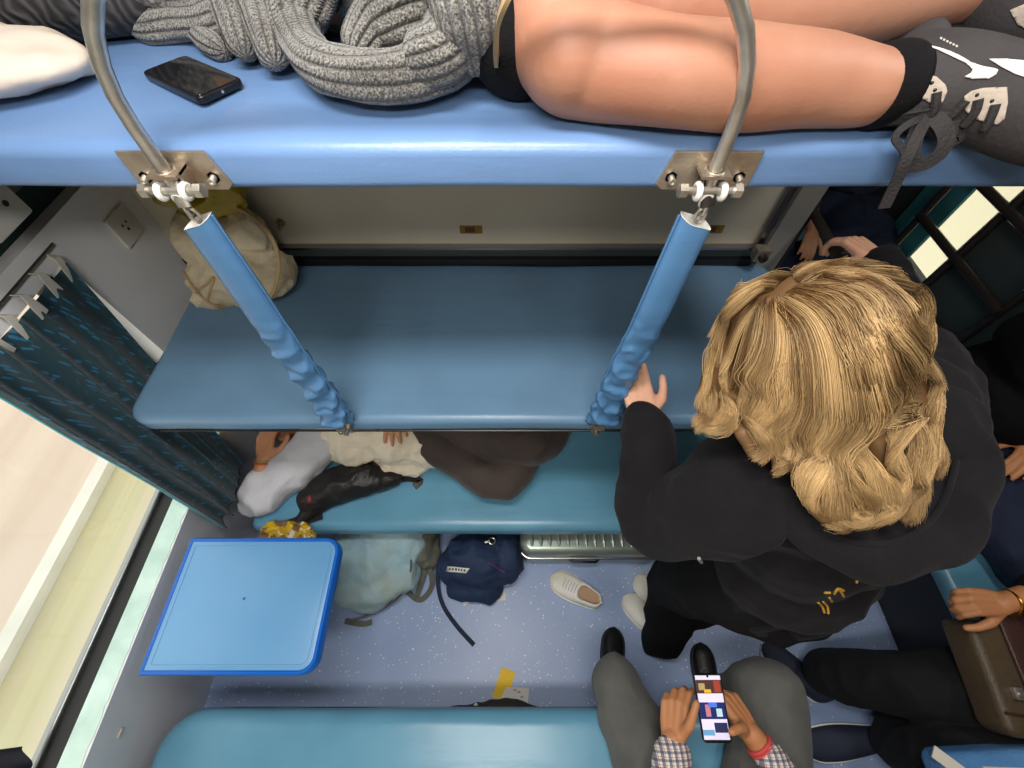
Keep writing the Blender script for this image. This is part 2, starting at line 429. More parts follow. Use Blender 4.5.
for x in (-.6, .5): MB().box((x-.02, 1.03, 1.03), (x+.02, 1.088, 1.09)).build('hinge', 'dark_metal', mid_b, False)
for x in (-.7, .6): MB().box((x-.02, .56, 1.745), (x+.02, 1.088, 1.765)).build('bracket', 'dark_metal', up_b, False)
# piping line at the front edge of the middle berth
MB().tube([(-.91, .499, 1.090), (.79, .499, 1.090)], .0032, 6).build('piping', 'black_plastic', mid_b)
# ---------------------------------------------------------------- guard rail (one inverted U)
XA, XB = -.400, .234
RT = 2.005; R = .15
def rail_pts():
    p = [V((XA, .474, 1.79)), V((XA, .474, 1.84)), V((XA, .474, RT-R))]
    for k in range(1, 9): a = PI/2*k/8; p.append(V((XA+R*(1-math.cos(a)), .474, RT-R+R*math.sin(a))))
    for k in range(0, 9): a = PI/2*(1-k/8); p.append(V((XB-R*(1-math.cos(a)), .474, RT-R+R*math.sin(a))))
    p += [V((XB, .474, 1.84)), V((XB, .474, 1.79))]
    return p
gr = thing('guard_rail', (XA, .474, 1.79), 'bent steel guard rail rising from both brackets of the upper berth', 'rail')
MB().tube(rail_pts(), .0078, 16).build('rail_tube', 'steel', gr)
# ---------------------------------------------------------------- strap brackets, links and padded straps
def bracket(xc, mirror, label):
    t = thing('strap_bracket', (xc, .49, 1.775), label, 'bracket', 'steel brackets on the upper berth')
    pts = [(-.056, .004), (-.050, -.001), (.050, -.001), (.058, .006), (.046, .046), (-.056, .046)]
    if mirror: pts = [(-x, z) for x, z in reversed(pts)]
    M = basis((xc, .493, 1.774), (1, 0, 0), (0, 0, 1), (0, -1, 0))
    MB().slab(polyout(pts), 0, .0035, .0008, 2, M=M).build('plate', 'worn_steel', t, smooth=False)
    for s in (-.042, .040):
        b = MB(); c = V((xc+s, .4955, 1.789)); b.cyl(c, c+V((0, -.006, 0)), .0075, 6); b.cyl(c+V((0, -.005, 0)), c+V((0, -.014, -.001)), .0042, 12); b.torus(c+V((0, -.014, -.001)), (0, 1, 0), .0034, .0012, 12, 6)
        b.build('bolt', 'steel', t)
    # folded bracket that holds the rail
    b = MB(); b.box((xc-.017, .462, 1.803), (xc+.017, .4955, 1.8065)); b.box((xc-.017, .492, 1.785), (xc-.0135, .4955, 1.806)); b.box((xc+.0135, .47, 1.785), (xc+.017, .4955, 1.806))
    b.torus((xc, .474, 1.807), (0, 0, 1), .0105, .002, 16, 6)
    b.build('rail_clip', 'worn_steel', t, smooth=False)
    b = MB(); b.tube([(xc, .474, 1.80), (xc+.001, .468, 1.785), (xc+.003, .462, 1.768)], [.0085, .009, .009], 12, flat=.35, up=V((0, 1, 0)))
    b.build('tongue', 'dark_metal' if mirror else 'steel', t)
    b = MB(); b.cyl((xc-.034, .466, 1.787), (xc+.034, .466, 1.787), .0048, 12)
    for s in (-.033, .031): b.cyl((xc+s-.004, .466, 1.787), (xc+s+.005, .466, 1.787), .0085, 6)
    b.build('cross_bolt', 'steel', t)
    for s in (-.0145, .0145): MB().torus((xc+s, .466, 1.786), (1, 0, 0), .0078, .0038, 18, 8).build('nylon_washer', 'white_plastic', t)
    return t
bracket(XA, False, 'left steel bracket with bolts on the edge of the upper berth'); bracket(XB, True, 'right steel bracket with bolts on the edge of the upper berth')
def strap(xc, xb, label, side):
    t = thing('support_strap', (xb, .478, 1.14), label, 'strap', 'padded straps that hold the middle berth')
    for k, (dz, ax) in enumerate(((1.774, (0, 1, .2)), (1.764, (1, .2, 0)), (1.752, (0, 1, 0)))):
        MB().torus((xc+.001*k, .466+.001*k, dz), ax, .0062, .0022, 16, 6, stretch=((0, 0, 1), 1.6)).build('chain_link', 'white_plastic' if k == 0 else 'steel', t)
    # sleeve: flattened tube, smooth at the top and crumpled below
    N, K = 120, 28; z0, z1 = 1.742, 1.168
    def ring(i, shrink=0.):
        s = i/(N-1); z = z0+(z1-z0)*s; out = []
        cx = xc+(xb-xc)*s+.004*math.sin(s*9+side)*s; cy = .470+.014*s
        w = (.0225+.013*s) - shrink; d = (.013+.006*s) - shrink
        cr = max(0, (s-.30)/.70)**.7
        for k in range(K):
            a = 2*PI*k/K; ca, sa = math.cos(a), math.sin(a)
            q = noise.noise(V((math.cos(a)*1.3+side*5, math.sin(a)*1.3, s*17)))
            fold = 1-2*abs(math.sin(s*27+1.3*math.sin(a+side)+1.6*q))
            w2 = w*(1+cr*(.13*fold+.14*q)); d2 = d*(1+cr*(.55*fold+.3*q))
            ex = math.copysign(abs(ca)**.7, ca); ey = math.copysign(abs(sa)**.9, sa)
            tip = .010*max(0, 1-s*14)*(side*ca)      # slanted mouth
            out.append(V((cx+ex*w2, cy+ey*d2, z+tip)))
        return out
    mb = MB(); vs = []
    for i in range(N): vs += ring(i)
    fs = [(i*K+k, i*K+(k+1) % K, (i+1)*K+(k+1) % K, (i+1)*K+k) for i in range(N-1) for k in range(K)]
    fs.append(tuple(range((N-1)*K, N*K)))
    mb.add(vs, [f[::-1] for f in fs]); mb.build('sleeve', 'strap_vinyl', t, autosmooth=False)
    m2 = MB(); vs = []
    for i in (0, 6, 14): vs += ring(i, .0022)
    vs += ring(0); b = 3*K
    fs = [(i*K+k, i*K+(k+1) % K, (i+1)*K+(k+1) % K, (i+1)*K+k) for i in range(2) for k in range(K)]
    fs += [(b+k, b+(k+1) % K, (k+1) % K, k) for k in range(K)]
    m2.add([v+V((0, 0, .0006)) for v in vs], fs); m2.build('sleeve_lining', 'white_plastic', t, autosmooth=False)
    # sewn seam
    e = [ring(i)[K//2 if side < 0 else 0] for i in range(0, N, 2)]
    MB().tube([p+V((side*.002, -.002, 0)) for p in e], .0018, 6).build('seam', 'strap_vinyl', t)
    # lower lug on the middle berth
    b = MB(); b.box((xb-.012, .488, 1.098), (xb+.012, .4975, 1.160)); b.box((xb-.012, .47, 1.146), (xb+.012, .498, 1.150))
    b.cyl((xb-.020, .484, 1.158), (xb+.022, .484, 1.158), .0048, 10); b.cyl((xb+side*.020-.004, .484, 1.158), (xb+side*.020+.004, .484, 1.158), .0085, 8)
    b.cyl((xb, .49, 1.112), (xb, .476, 1.112), .007, 8); b.torus((xb-.006, .476, 1.136), (1, 0, .3), .009, .0022, 14, 6)
    b.build('lug', 'worn_steel', t)
    return t
strap(XA, -.418, 'left blue padded strap holding up the middle berth', 1)
strap(XB, .214, 'right blue padded strap, held by the standing blonde person', -1)
# ---------------------------------------------------------------- folding table
t = thing('folding_table', (-1.0, .14, .70), 'bright blue plastic fold-down table under the window', 'table')
mat('table_top', '68a0d0', .3, bump=.04, bscale=220, spec=.5, col2='72a8d4', cscale=3); mat('table_edge', '0c62c4', .3, spec=.5)
ol = rrect(-.978, -.518, -.036, .312, .045, 10, (1, .15, .15, 1))
mb = MB(); O = ol(0); n = len(O)
prof = [(0.006, .700), (0, .704), (0, .735), (.003, .739), (.009, .739), (.013, .735), (.016, .7335), (.05, .7335)]
vs = []
for ins, z in prof: vs += [V((p[0], p[1], z)) for p in ol(ins)]
fs = [(r_*n+i, r_*n+(i+1) % n, (r_+1)*n+(i+1) % n, (r_+1)*n+i) for r_ in range(len(prof)-1) for i in range(n)]
mb.add(vs, fs); mb.add([V((p[0], p[1], .700)) for p in ol(.006)], [tuple(range(n))[::-1]])
mb.build('rim', 'table_edge', t)
mb = MB(); vs = [V((p[0], p[1], .7338)) for p in ol(.012)]; mb.add(vs, [tuple(range(n))]); mb.slab(ol, .722, .7337, 0); 
mb = MB().slab(lambda i: ol(i+.0115), .722, .7368, .0015, 2); mb.build('table_top', 'table_top', t)
MB().tube([V((p[0], p[1], .7372)) for p in ol(.024)], .0011, 5, closed=True).build('groove', 'white_plastic' if 0 else 'table_top', t)
MB().cyl((-.76, .145, .7366), (-.76, .145, .7374), .004, 14).build('screw', 'table_edge', t)
for y in (.06, .22): MB().tube([(-1.09, y, .45), (-.72, y, .695)], .008, 8).build('stay', 'dark_metal', t)
# ---------------------------------------------------------------- socket, switch, plates
def plate_on_wall(c, w, h, x, name, label, cat, holes):
    t = thing(name, (x, c[0], c[1]-h/2), label, cat)
    M = basis((x, c[0], c[1]), (0, -1, 0), (0, 0, 1), (1, 0, 0)) if False else basis((x, c[0], c[1]), (0, 1, 0), (0, 0, 1), (1, 0, 0))
    MB().slab(rrect(-w/2, w/2, -h/2, h/2, .005), 0, .008, .002, M=M).build('faceplate', 'socket_white', t)
    for hx, hz, rr_ in holes:
        MB().cyl((x+.0070, c[0]+hx, c[1]+hz), (x+.0086, c[0]+hx, c[1]+hz), rr_, 10).build('hole', 'black_plastic', t)
    return t
mat('socket_white', 'cfcbc2', .4)
plate_on_wall((.985, 1.345), .085, .085, XL, 'power_socket', 'white power socket on the grey wall behind the curtain', 'socket', [(-.009, .008, .0035), (.009, .008, .0035), (0, -.008, .0042)])
p = P(2, 200, x=-.965)
plate_on_wall((p.y-.03, p.z), .10, .075, -.96, 'switch_plate', 'pale switch plate on the dark panel at the far left edge', 'switch', [(.02, 0, .006)])
for (u, v, l) in ((471, 229.5, 'small brown and gold sticker in the middle of the beige partition'), (712, 229, 'small brown and gold sticker beside the right strap on the partition')):
    p = P(u, v, y=YF); M = basis((p.x, YF, p.z), (1, 0, 0), (0, 0, 1), (0, -1, 0))
    t = thing('number_sticker', (p.x, YF, p.z-.012), l, 'sticker', 'stickers on the partition')
    MB().slab(rrect(-.034, .034, -.014, .014, .002), 0, .0015, 0, M=M).build('backing', mat('sticker_gold', '8c6a10', .4), t, False)
    MB().slab(rrect(-.018, .012, -.009, .009, .002), .0015, .002, 0, M=M).build('print', mat('sticker_brown', '5a2e06', .4), t, False)
p = P(281, 222, y=YF)
t = thing('coat_hook', (p.x, YF, p.z), 'small metal hook on the partition above the cloth sack', 'hook')
MB().cyl((p.x, YF, p.z), (p.x, YF-.006, p.z), .012, 14).build('base_plate', 'worn_steel', t); MB().tube([(p.x, YF-.004, p.z), (p.x+.004, YF-.03, p.z-.004), (p.x+.006, YF-.036, p.z+.012)], .004, 8).build('prong', 'worn_steel', t)
# latch on the post and the grab bar
t = thing('berth_latch', (.80, 1.05, 1.14), 'steel latch on the grey post at the end of the middle berth', 'latch')
p = P(763, 256, y=1.03)
b = MB(); b.box((p.x-.022, 1.03, p.z-.022), (p.x+.020, 1.062, p.z+.018)); b.build('latch_body', 'worn_steel', t, False)
b = MB(); b.cyl((p.x, 1.03, p.z-.004), (p.x, 1.018, p.z-.004), .013, 16); b.torus((p.x, 1.018, p.z-.004), (0, 1, 0), .010, .003, 16, 6); b.build('bolt', 'dark_metal', t)
t = thing('grab_bar', (.87, 1.1, 1.30), 'dark round grab bar on the post, gripped by the blonde person', 'handle')
MB().tube([(.868, 1.12, 1.30), (.868, 1.10, 1.315), (.868, 1.085, 1.318), (.868, .90, 1.312)], .0125, 14).build('bar', 'dark_metal', t)
MB().tube([(.868, 1.10, 1.33), (.868, 1.10, .30)], .016, 14).build('upright', 'dark_metal', t)
# ---------------------------------------------------------------- side berth and ladder across the aisle
t = thing('side_berth', (1.8, .2, 0), 'blue side lower berth across the aisle', 'berth')
sb = MB().slab(rrect(1.525, 2.10, -1.6, .93, .03), .385, .455, .03, 6); sb.build('cushion', 'lower_vinyl', t)
MB().slab(rrect(1.525, 2.10, .95, 2.55, .03), .385, .455, .03, 6).build('cushion', 'lower_vinyl', t)
MB().box((1.60, -1.55, 0), (2.08, 2.5, .385)).build('base_panel', 'black_plastic', t, False)
MB().slab(rrect(-.27, .27, -.02, .38, .03), 0, .06, .02, M=basis((1.80, 1.93+.62, .46), (1, 0, 0), (0, 0, 1), (0, -1, 0))).build('backrest', 'lower_vinyl', t)
# scratch of lost paint on its edge
mb = MB(); rr = random.Random(5)
for k in range(7):
    c = P(938+rr.uniform(-5, 6), 553+rr.uniform(-6, 6), z=.4565)
    mb.slab(polyout([(c.x+rr.uniform(.004, .011)*math.cos(a), c.y+rr.uniform(.004, .013)*math.sin(a)) for a in [i*PI/3 for i in range(6)]]), .4548, .4562, 0)
mb.build('worn_patch', mat('worn_patch', 'd9b7a4', .6), t, False)
# ladder / window bars
lt = thing('ladder', (1.95, 1.45, .55), 'dark metal ladder frame in front of the side window', 'ladder')
yr = [P(955, 344, x=1.95).y, P(920, 290, x=1.95).y, P(887, 253, x=1.95).y]
ztop = P(947, 186, x=1.95).z
for k, y in enumerate(yr): MB().tube([(1.95, y, .60), (1.95, y, 1.75)], .016, 12).build('rail', 'dark_metal', lt)
for (ua, va) in ((887, 253), (919, 211)):
    z = P(ua, va, x=1.95).z
    for k in range(4):
        zz = z+.235*k*(1 if ua == 919 else 0)
        if ua == 887 and k: break
        MB().tube([(1.94, yr[0]-.01, zz), (1.94, yr[2]+.005, zz)], .019, 12).build('rung', 'dark_metal', lt)
MB().tube([(1.95, yr[0], .61), (1.93, yr[0]-.02, .585), (1.88, yr[0]-.015, .585)], .012, 8).build('foot', 'dark_metal', lt)
# side curtain and blind outside the ladder
t = tag(MB().box((2.06, 1.765, .56), (2.075, 1.98, 1.52)).build('side_curtain', 'side_teal' if 'side_teal' in MATS else mat('side_teal', '2f6b75', .7, col2='3f868c', cscale=9), smooth=False), 'teal curtain drawn over half of the side window', 'curtain')
# ---------------------------------------------------------------- curtain
g = G('curtain_cloth', .75); o = g.tc.outputs['UV']
g.b.inputs['Sheen Weight'].default_value = .2
mp = g.n('ShaderNodeMapping', {'Vector': g.n('ShaderNodeMapping', {'Vector': o, 'Rotation': (0, 0, .75)}).outputs[0], 'Scale': (62., 17., 1.)}).outputs[0]
nz = g.n('ShaderNodeTexNoise', {'Vector': mp, 'Scale': .6, 'Detail': 1.}).outputs['Color']
mpw = g.n('ShaderNodeVectorMath', {0: mp, 1: nz}, operation='ADD').outputs[0]
v1 = g.n('ShaderNodeTexVoronoi', {'Vector': mpw, 'Scale': 1., 'Randomness': 1.}, feature='F1').outputs['Distance']
mp2 = g.n('ShaderNodeMapping', {'Vector': g.n('ShaderNodeMapping', {'Vector': o, 'Rotation': (0, 0, -.6)}).outputs[0], 'Scale': (50., 15., 1.)}).outputs[0]
v2 = g.n('ShaderNodeTexVoronoi', {'Vector': mp2, 'Scale': 1.}, feature='F1').outputs['Distance']
l1 = g.rng(v1, .24, .30, 1., 0.); l2 = g.rng(v2, .20, .25, 1., 0.)
c = g.mix(g.math('MULTIPLY', l2, .35), lin('1c3f49'), lin('4c606a')); c = g.mix(g.math('MULTIPLY', l1, .8), c, lin('2d7da6')); g.col(c)
wv = g.n('ShaderNodeTexNoise', {'Vector': o, 'Scale': 400.}).outputs[0]; g.bump(wv, .2, .001)
# thin cloth: lets some daylight through
nt = g.t; tl = g.n('ShaderNodeBsdfTranslucent', {'Color': lin('2d6a78')}); mx = g.n('ShaderNodeMixShader', {0: .12})
nt.links.new(g.b.outputs[0], mx.inputs[1]); nt.links.new(tl.outputs[0], mx.inputs[2]); nt.links.new(mx.outputs[0], nt.nodes['Material Output'].inputs[0])
t = thing('window_curtain', (-1.03, .6, .57), 'dark teal curtain with blue leaf pattern gathered at the window', 'curtain')
NS, NT = 220, 60; vs = []; uv = []
def curt(s, k):
    """s across (0 = near edge .. 1 = far edge), k down"""
    ytop = .445+.325*s; ybot = .385+.235*s
    y = ytop+(ybot-ytop)*k**1.0
    z = 1.405-(1.405-.565)*k - .02*(1-s)*k
    ph = s*2*PI*5.2+.6*math.sin(s*11)
    amp = .026*(1-.25*k)*(.7+.3*math.sin(s*5+1))
    x = -1.035+.035*k*(1-abs(s-.5))+amp*math.sin(ph)+.006*noise.noise(V((s*9, k*4, 1)))
    y += .012*math.cos(ph+.9)*(.6+.4*k)+.01*noise.noise(V((s*4, k*3, 5)))
    if k < .06: z += .010*math.sin(ph)                                         # scalloped head
    return V((x, y, z))
for i in range(NS):
    for j in range(NT): s, k = i/(NS-1), j/(NT-1); vs.append(curt(s, k)); uv.append((s*.75, k*.9))
fs = [(i*NT+j, (i+1)*NT+j, (i+1)*NT+j+1, i*NT+j+1) for i in range(NS-1) for j in range(NT-1)]
o = mesh_obj('cloth', vs, fs, 'curtain_cloth', t, True, uv)
md = o.modifiers.new('s', 'SOLIDIFY'); md.thickness = .0015
MB().tube([curt(0, j/(NT-1))+V((0, -.001, 0)) for j in range(NT)], .0022, 6).build('edge_piping', mat('aqua', '2fb6c8', .5), t)
MB().tube([curt(i/(NS-1), 1) for i in range(NS)], .0018, 5).build('hem', 'curtain_cloth', t)
mat('cream_cloth', 'd9d2c4', .8)
for s in (.03, .30, .42, .62, .80, .97):
    a = curt(s, 0); b_ = MB(); b_.ribbon([a+V((-.004, 0, -.035)), a+V((.006, -.004, -.006)), a+V((.010, -.002, .028)), V((-1.05, a.y+.006, 1.432))], [.026, .022, .016, .012], .002, V((1, 0, 0)))
    b_.build('heading_tab', 'cream_cloth', t)
cr = tag(MB().tube([(-1.052, -1.3, 1.436), (-1.052, .80, 1.436)], .006, 10).build('curtain_rod', 'aluminium'), 'thin metal curtain rod along the top of the window', 'rod')
# ---------------------------------------------------------------- what the window looks onto
g = G('track_ground', .9); o = g.tc.outputs['Object']
mp = g.n('ShaderNodeMapping', {'Vector': o, 'Scale': (7., .22, 1.)}).outputs[0]
n1 = g.n('ShaderNodeTexNoise', {'Vector': mp, 'Scale': 1., 'Detail': 5.}).outputs[0]
n2 = g.n('ShaderNodeTexNoise', {'Vector': mp, 'Scale': .5, 'Detail': 3.}).outputs[0]
c = g.mix(g.rng(n1, .35, .65), lin('cfc8a4'), lin('b9b386')); c = g.mix(g.rng(n2, .45, .6), c, lin('d6c8b0')); g.col(c)
g = G('platform_stone', .9); o = g.tc.outputs['Object']
mp = g.n('ShaderNodeMapping', {'Vector': o, 'Scale': (3., .3, 1.)}).outputs[0]
n1 = g.n('ShaderNodeTexNoise', {'Vector': mp, 'Scale': 1., 'Detail': 5.}).outputs[0]
g.col(g.mix(g.rng(n1, .35, .65), lin('e2d0be'), lin('d4c0ae')))
mat('kerb_white', 'eeeae0', .8, col2='d8d6c8', cscale=2)
xe = P(54, 563, z=-1.12).x
tag(MB().box((xe, -14, -1.3), (-1.6, 14, -1.2)).build('trackside', 'track_ground', smooth=False), 'yellowish dry ground beside the track outside the window', 'ground', kind='structure')
tag(MB().box((xe-9, -14, -1.3), (xe-.10, 14, -1.13)).build('platform', 'platform_stone', smooth=False), 'beige station platform outside the window', 'platform', kind='structure')
tag(MB().box((xe-.10, -14, -1.3), (xe, 14, -1.12)).build('platform_edge', 'kerb_white', smooth=False), 'white edge line of the platform outside the window', 'kerb', kind='structure')
tag(MB().box((4.2, -6, -1.2), (4.3, 12, 3.2)).build('cream_backdrop', mat('cream_backdrop', 'e8dfbf', .9), smooth=False), 'added cream backdrop outside the side window', 'wall', kind='structure')  # added so the side window shows cream instead of bare sky
bl = MB()
o = rrect(-.10, .10, -.09, .09, .03)
vs = []; NS2 = 60
for i in range(NS2):
    for j in range(12):
        s, k = i/(NS2-1), j/11
        vs.append(V((-1.05+.02*math.sin(s*30), -.44+.30*s-.02*k, 1.405-(1.405-.86)*k+.015*s)))
fs = [(i*12+j, (i+1)*12+j, (i+1)*12+j+1, i*12+j+1) for i in range(NS2-1) for j in range(11)]
o = mesh_obj('window_curtain', vs, fs, mat('curtain_dark', '2a2330', .8), None, True)
o.modifiers.new('s', 'SOLIDIFY').thickness = .002; tag(o, 'dark purple curtain end at the bottom left corner of the window', 'curtain')
# ---------------------------------------------------------------- light
w = bpy.data.worlds.new('world'); bpy.context.scene.world = w; w.use_nodes = True
bg = w.node_tree.nodes['Background']; bg.inputs[0].default_value = (1, .97, .92, 1); bg.inputs[1].default_value = 1.6
def area(name, loc, sx, sy, power, rot=(0, 0, 0), col=(1, 1, 1)):
    l = bpy.data.lights.new(name, 'AREA'); l.shape = 'RECTANGLE'; l.size = sx; l.size_y = sy; l.energy = power; l.color = col
    o = bpy.data.objects.new(name, l); C.objects.link(o); o.location = loc; o.rotation_euler = rot; return o
def lamp(loc, sx, sy, power, label):
    t = thing('ceiling_lamp', loc, label, 'lamp', 'ceiling lamps')
    MB().slab(rrect(loc[0]-sx/2-.03, loc[0]+sx/2+.03, loc[1]-sy/2-.03, loc[1]+sy/2+.03, .02), ZC-.03, ZC, .004).build('housing', 'white_plastic', t)
    MB().slab(rrect(loc[0]-sx/2, loc[0]+sx/2, loc[1]-sy/2, loc[1]+sy/2, .02), ZC-.042, ZC-.029, .004).build('diffuser', mat('diffuser', 'fff8ee', .5, emit=2.), t)
    area('lamp_light', (loc[0], loc[1], ZC-.05), sx, sy, power, col=(1, .965, .92))
lamp((-.15, .22, ZC-.04), .62, .16, 13.5, 'long ceiling lamp above the bay')
lamp((-.1, -.36, ZC-.04), .62, .16, 13, 'long ceiling lamp added above the seated man to light under the berths')  # extra lamp, placed so light reaches in under the berths
lamp((1.18, .55, ZC-.04), .16, .5, 8, 'narrow ceiling lamp above the aisle')
sc = bpy.context.scene
sc.view_settings.view_transform = 'Standard'; sc.view_settings.look = 'None'; sc.view_settings.gamma = 1; sc.view_settings.use_curve_mapping = False
sc.view_settings.exposure = 0.0
sc.cycles.use_denoising = True
sc.cycles.max_bounces = 8
# ---------------------------------------------------------------- fabrics
mat('navy_cloth', '22334f', .8, bump=.3, bscale=300, sheen=.1, col2='1a2840', cscale=10)
mat('black_cloth', '0a0a0c', .9, bump=.25, bscale=260, spec=.2)
mat('hoodie_black', '1a181b', .95, bump=.25, bscale=240, sheen=.03, spec=.2, col2='151316', cscale=12)
mat('trouser_black', '0e0d0f', .9, bump=.2, bscale=240, spec=.2)
mat('trouser_grey', '63635f', .8, bump=.25, bscale=300, col2='585854', cscale=14, sheen=.1)
mat('trouser_brown', '443833', .8, bump=.25, bscale=260, col2='3c322e', cscale=9, sheen=.15)
mat('shirt_cream', 'f6ead2', .85, bump=.3, bscale=90, col2='eadfc8', cscale=9)
mat('shirt_white', 'd0d0d6', .85, bump=.2, bscale=90)
mat('pack_grey', 'a0c4d2', .8, bump=.4, bscale=55, col2='a0b0aa', cscale=6)
mat('pack_olive', '6c6e62', .8, bump=.4, bscale=80, col2='5c5e54', cscale=9)
mat('pack_navy', '24395c', .75, bump=.4, bscale=70, col2='1d2f4e', cscale=8)
mat('purple_cord', '6a3a78', .6); mat('sack_cloth', 'd2c6ac', .85, bump=.5, bscale=60, col2='c0b294', cscale=7)
mat('yellow_wrap', 'd8b020', .3, bump=.5, bscale=40); mat('cord_tan', 'b59a6e', .8)
mat('jacket_black', '211e1e', .45, bump=.3, bscale=60, spec=.4)
mat('white_leather', 'fffcf2', .5, bump=.1, bscale=120, col2='e6e0d0', cscale=9); mat('insole', 'c9a98a', .8)
mat('silver_shell', '9aa69c', .3, .55); mat('paper_white', 'eeece6', .7); mat('paper_yellow', 'ffd21e', .6)
mat('leather_black', '1b1b1d', .35, bump=.1, bscale=90); mat('leather_brown', '4a2f28', .45, bump=.2, bscale=120, col2='3d2620', cscale=6)
mat('leather_olive', '54452f', .5, bump=.2, bscale=120, col2='46392a', cscale=6)
mat('denim_light', '5d92c8', .8, bump=.3, bscale=160, col2='4a80b8', cscale=6); mat('denim_dark', '1c2740', .85, bump=.3, bscale=200, col2='18213a', cscale=8)
mat('shoe_navy', '262d42', .7, bump=.2, bscale=150); mat('pillow_case', 'd2c4b6', .8, bump=.15, bscale=30)
mat('screen_off', '0c0c10', .08, spec=.8); mat('phone_body', '1a1b20', .25, .3)
# ---------------------------------------------------------------- generic decal laid on a surface, seen from the photographer's seat
def bvh_of(o):
    me = o.data; off = V((0, 0, 0)); 
    return BVHTree.FromPolygons([tuple(v.co) for v in me.vertices], [tuple(p.vertices) for p in me.polygons])
def on_surface(bv, u, v):
    r = ray(u, v).normalized(); h = bv.ray_cast(CAM, r)
    return (h[0], h[1]) if h[0] is not None else (None, None)
def decal(name, poly, bv, m, parent, lift=.0012, step=3., th=.001, fallback=None):
    """thin patch whose outline (px) is laid on the mesh behind it"""
    bm = bmesh.new(); us = [p[0] for p in poly]; vs_ = [p[1] for p in poly]
    vv = [bm.verts.new((p[0], p[1], 0)) for p in poly]; f = bm.faces.new(vv)
    x = min(us)+step
    while x < max(us):
        bmesh.ops.bisect_plane(bm, geom=bm.verts[:]+bm.edges[:]+bm.faces[:], plane_co=(x, 0, 0), plane_no=(1, 0, 0)); x += step
    y = min(vs_)+step
    while y < max(vs_):
        bmesh.ops.bisect_plane(bm, geom=bm.verts[:]+bm.edges[:]+bm.faces[:], plane_co=(0, y, 0), plane_no=(0, 1, 0)); y += step
    bmesh.ops.triangulate(bm, faces=[f for f in bm.faces if len(f.verts) > 4])
    bad = []; last = None
    for q in bm.verts:
        p, n = on_surface(bv, q.co.x, q.co.y)
        if p is None: bad.append(q); continue
        if n.dot(ray(q.co.x, q.co.y)) > 0: n = -n
        q.co = p+n*lift
    bmesh.ops.delete(bm, geom=bad, context='VERTS')
    me = bpy.data.meshes.new(name); bm.to_mesh(me); bm.free()
    me.polygons.foreach_set('use_smooth', [True]*len(me.polygons)); me.materials.append(MATS[m]); me.update()
    o = link(bpy.data.objects.new(name, me), parent)
    s = o.modifiers.new('s', 'SOLIDIFY'); s.thickness = th; s.offset = 0
    return o
# ---------------------------------------------------------------- shoes
def shoe_mesh(L=.27, W=.048, H=.062, opening=True, toe=.75, nt=34, ns=9):
    """upper of a low shoe along +x (heel 0, toe L); returns upper MB, sole MB, lining MB, laces list"""
    def w(t): 
        e = min(1, math.sqrt(max(0, 1-(1-min(t/.16, 1))**2))); f = math.sqrt(max(0, 1-max(0, (t-.78)/.22)**2.2)) 
        return W*(.70+.30*math.sin(PI*min(1, max(0, t-.15)/.95))**1.2)*e*f + .0008
    def h(t):
        return (H*(1-.08*t) if t < .3 else H*(.976-.55*((t-.3)/.7)**.9)) * (1 if t < .85 else math.sqrt(max(.0, 1-((t-.85)/.15)**2*.6)))
    def op(t):
        if not opening or t > .47 or t < .03: return 0
        k = (t-.03)/.44; return .74*math.sqrt(max(0, 1-(2*k-1)**4))**1
    up = MB(); li = MB()
    for sd in (1, -1):
        vs = []; vi = []
        for i in range(nt+1):
            t = i/nt
            for j in range(ns+1):
                s = j/ns; o = op(t); c = math.cos(s*PI/2); y = w(t)*(o+(1-o)*(c**.8 if s < 1 else 0)); z = .018+(h(t)-.018)*math.sin(s*PI/2)**.85
                if o > 0: y = w(t)*(o+(1-o)*c**.6)
                vs.append(V((t*L, sd*y, z)))
                q = max(.03, min(.5, t)); iy = max(0, y-.004)
                vi.append(V((max(.006, t*L), sd*iy*(.97), z if s == 1 else z*1.0)))
        fs = [(i*(ns+1)+j, (i+1)*(ns+1)+j, (i+1)*(ns+1)+j+1, i*(ns+1)+j+1) for i in range(nt) for j in range(ns)]
        up.add(vs, fs if sd > 0 else [f[::-1] for f in fs])
        if opening:
            N = int(nt*.55); li.add(vi[:(N+1)*(ns+1)], [(i*(ns+1)+j, (i+1)*(ns+1)+j, (i+1)*(ns+1)+j+1, i*(ns+1)+j+1) for i in range(N) for j in range(ns-1)])
    def outline(ins):
        a = [(t*L*1.0, w(t)*1.10) for t in [i/24 for i in range(25)]]
        pts = [(x, y) for x, y in a] ; pts = [(x, -y) for x, y in a] + [(x, y) for x, y in reversed(a)]
        return [(L/2+(x-L/2)*(1-ins/L*2), y*(1-ins/W)) for x, y in pts]
    so = MB().slab(outline, 0, .020, .003, 2)
    ins_ = MB().slab(lambda i: [(x*.55 + .01, y*.80) for x, y in outline(i)], .019, .0225, 0) if opening else None
    rim = None
    if opening:
        A = [V((t*L, w(t)*op(t), h(t))) for t in [.03+.44*k/24 for k in range(25)]]; B = [V((p.x, -p.y, p.z)) for p in reversed(A)]
        rim = MB().tube(A+B[1:-1], .0032, 8, closed=True)
    return up, so, li, ins_, rim, w, h
def put(mb, M):
    mb.v = [M @ v for v in mb.v]; return mb
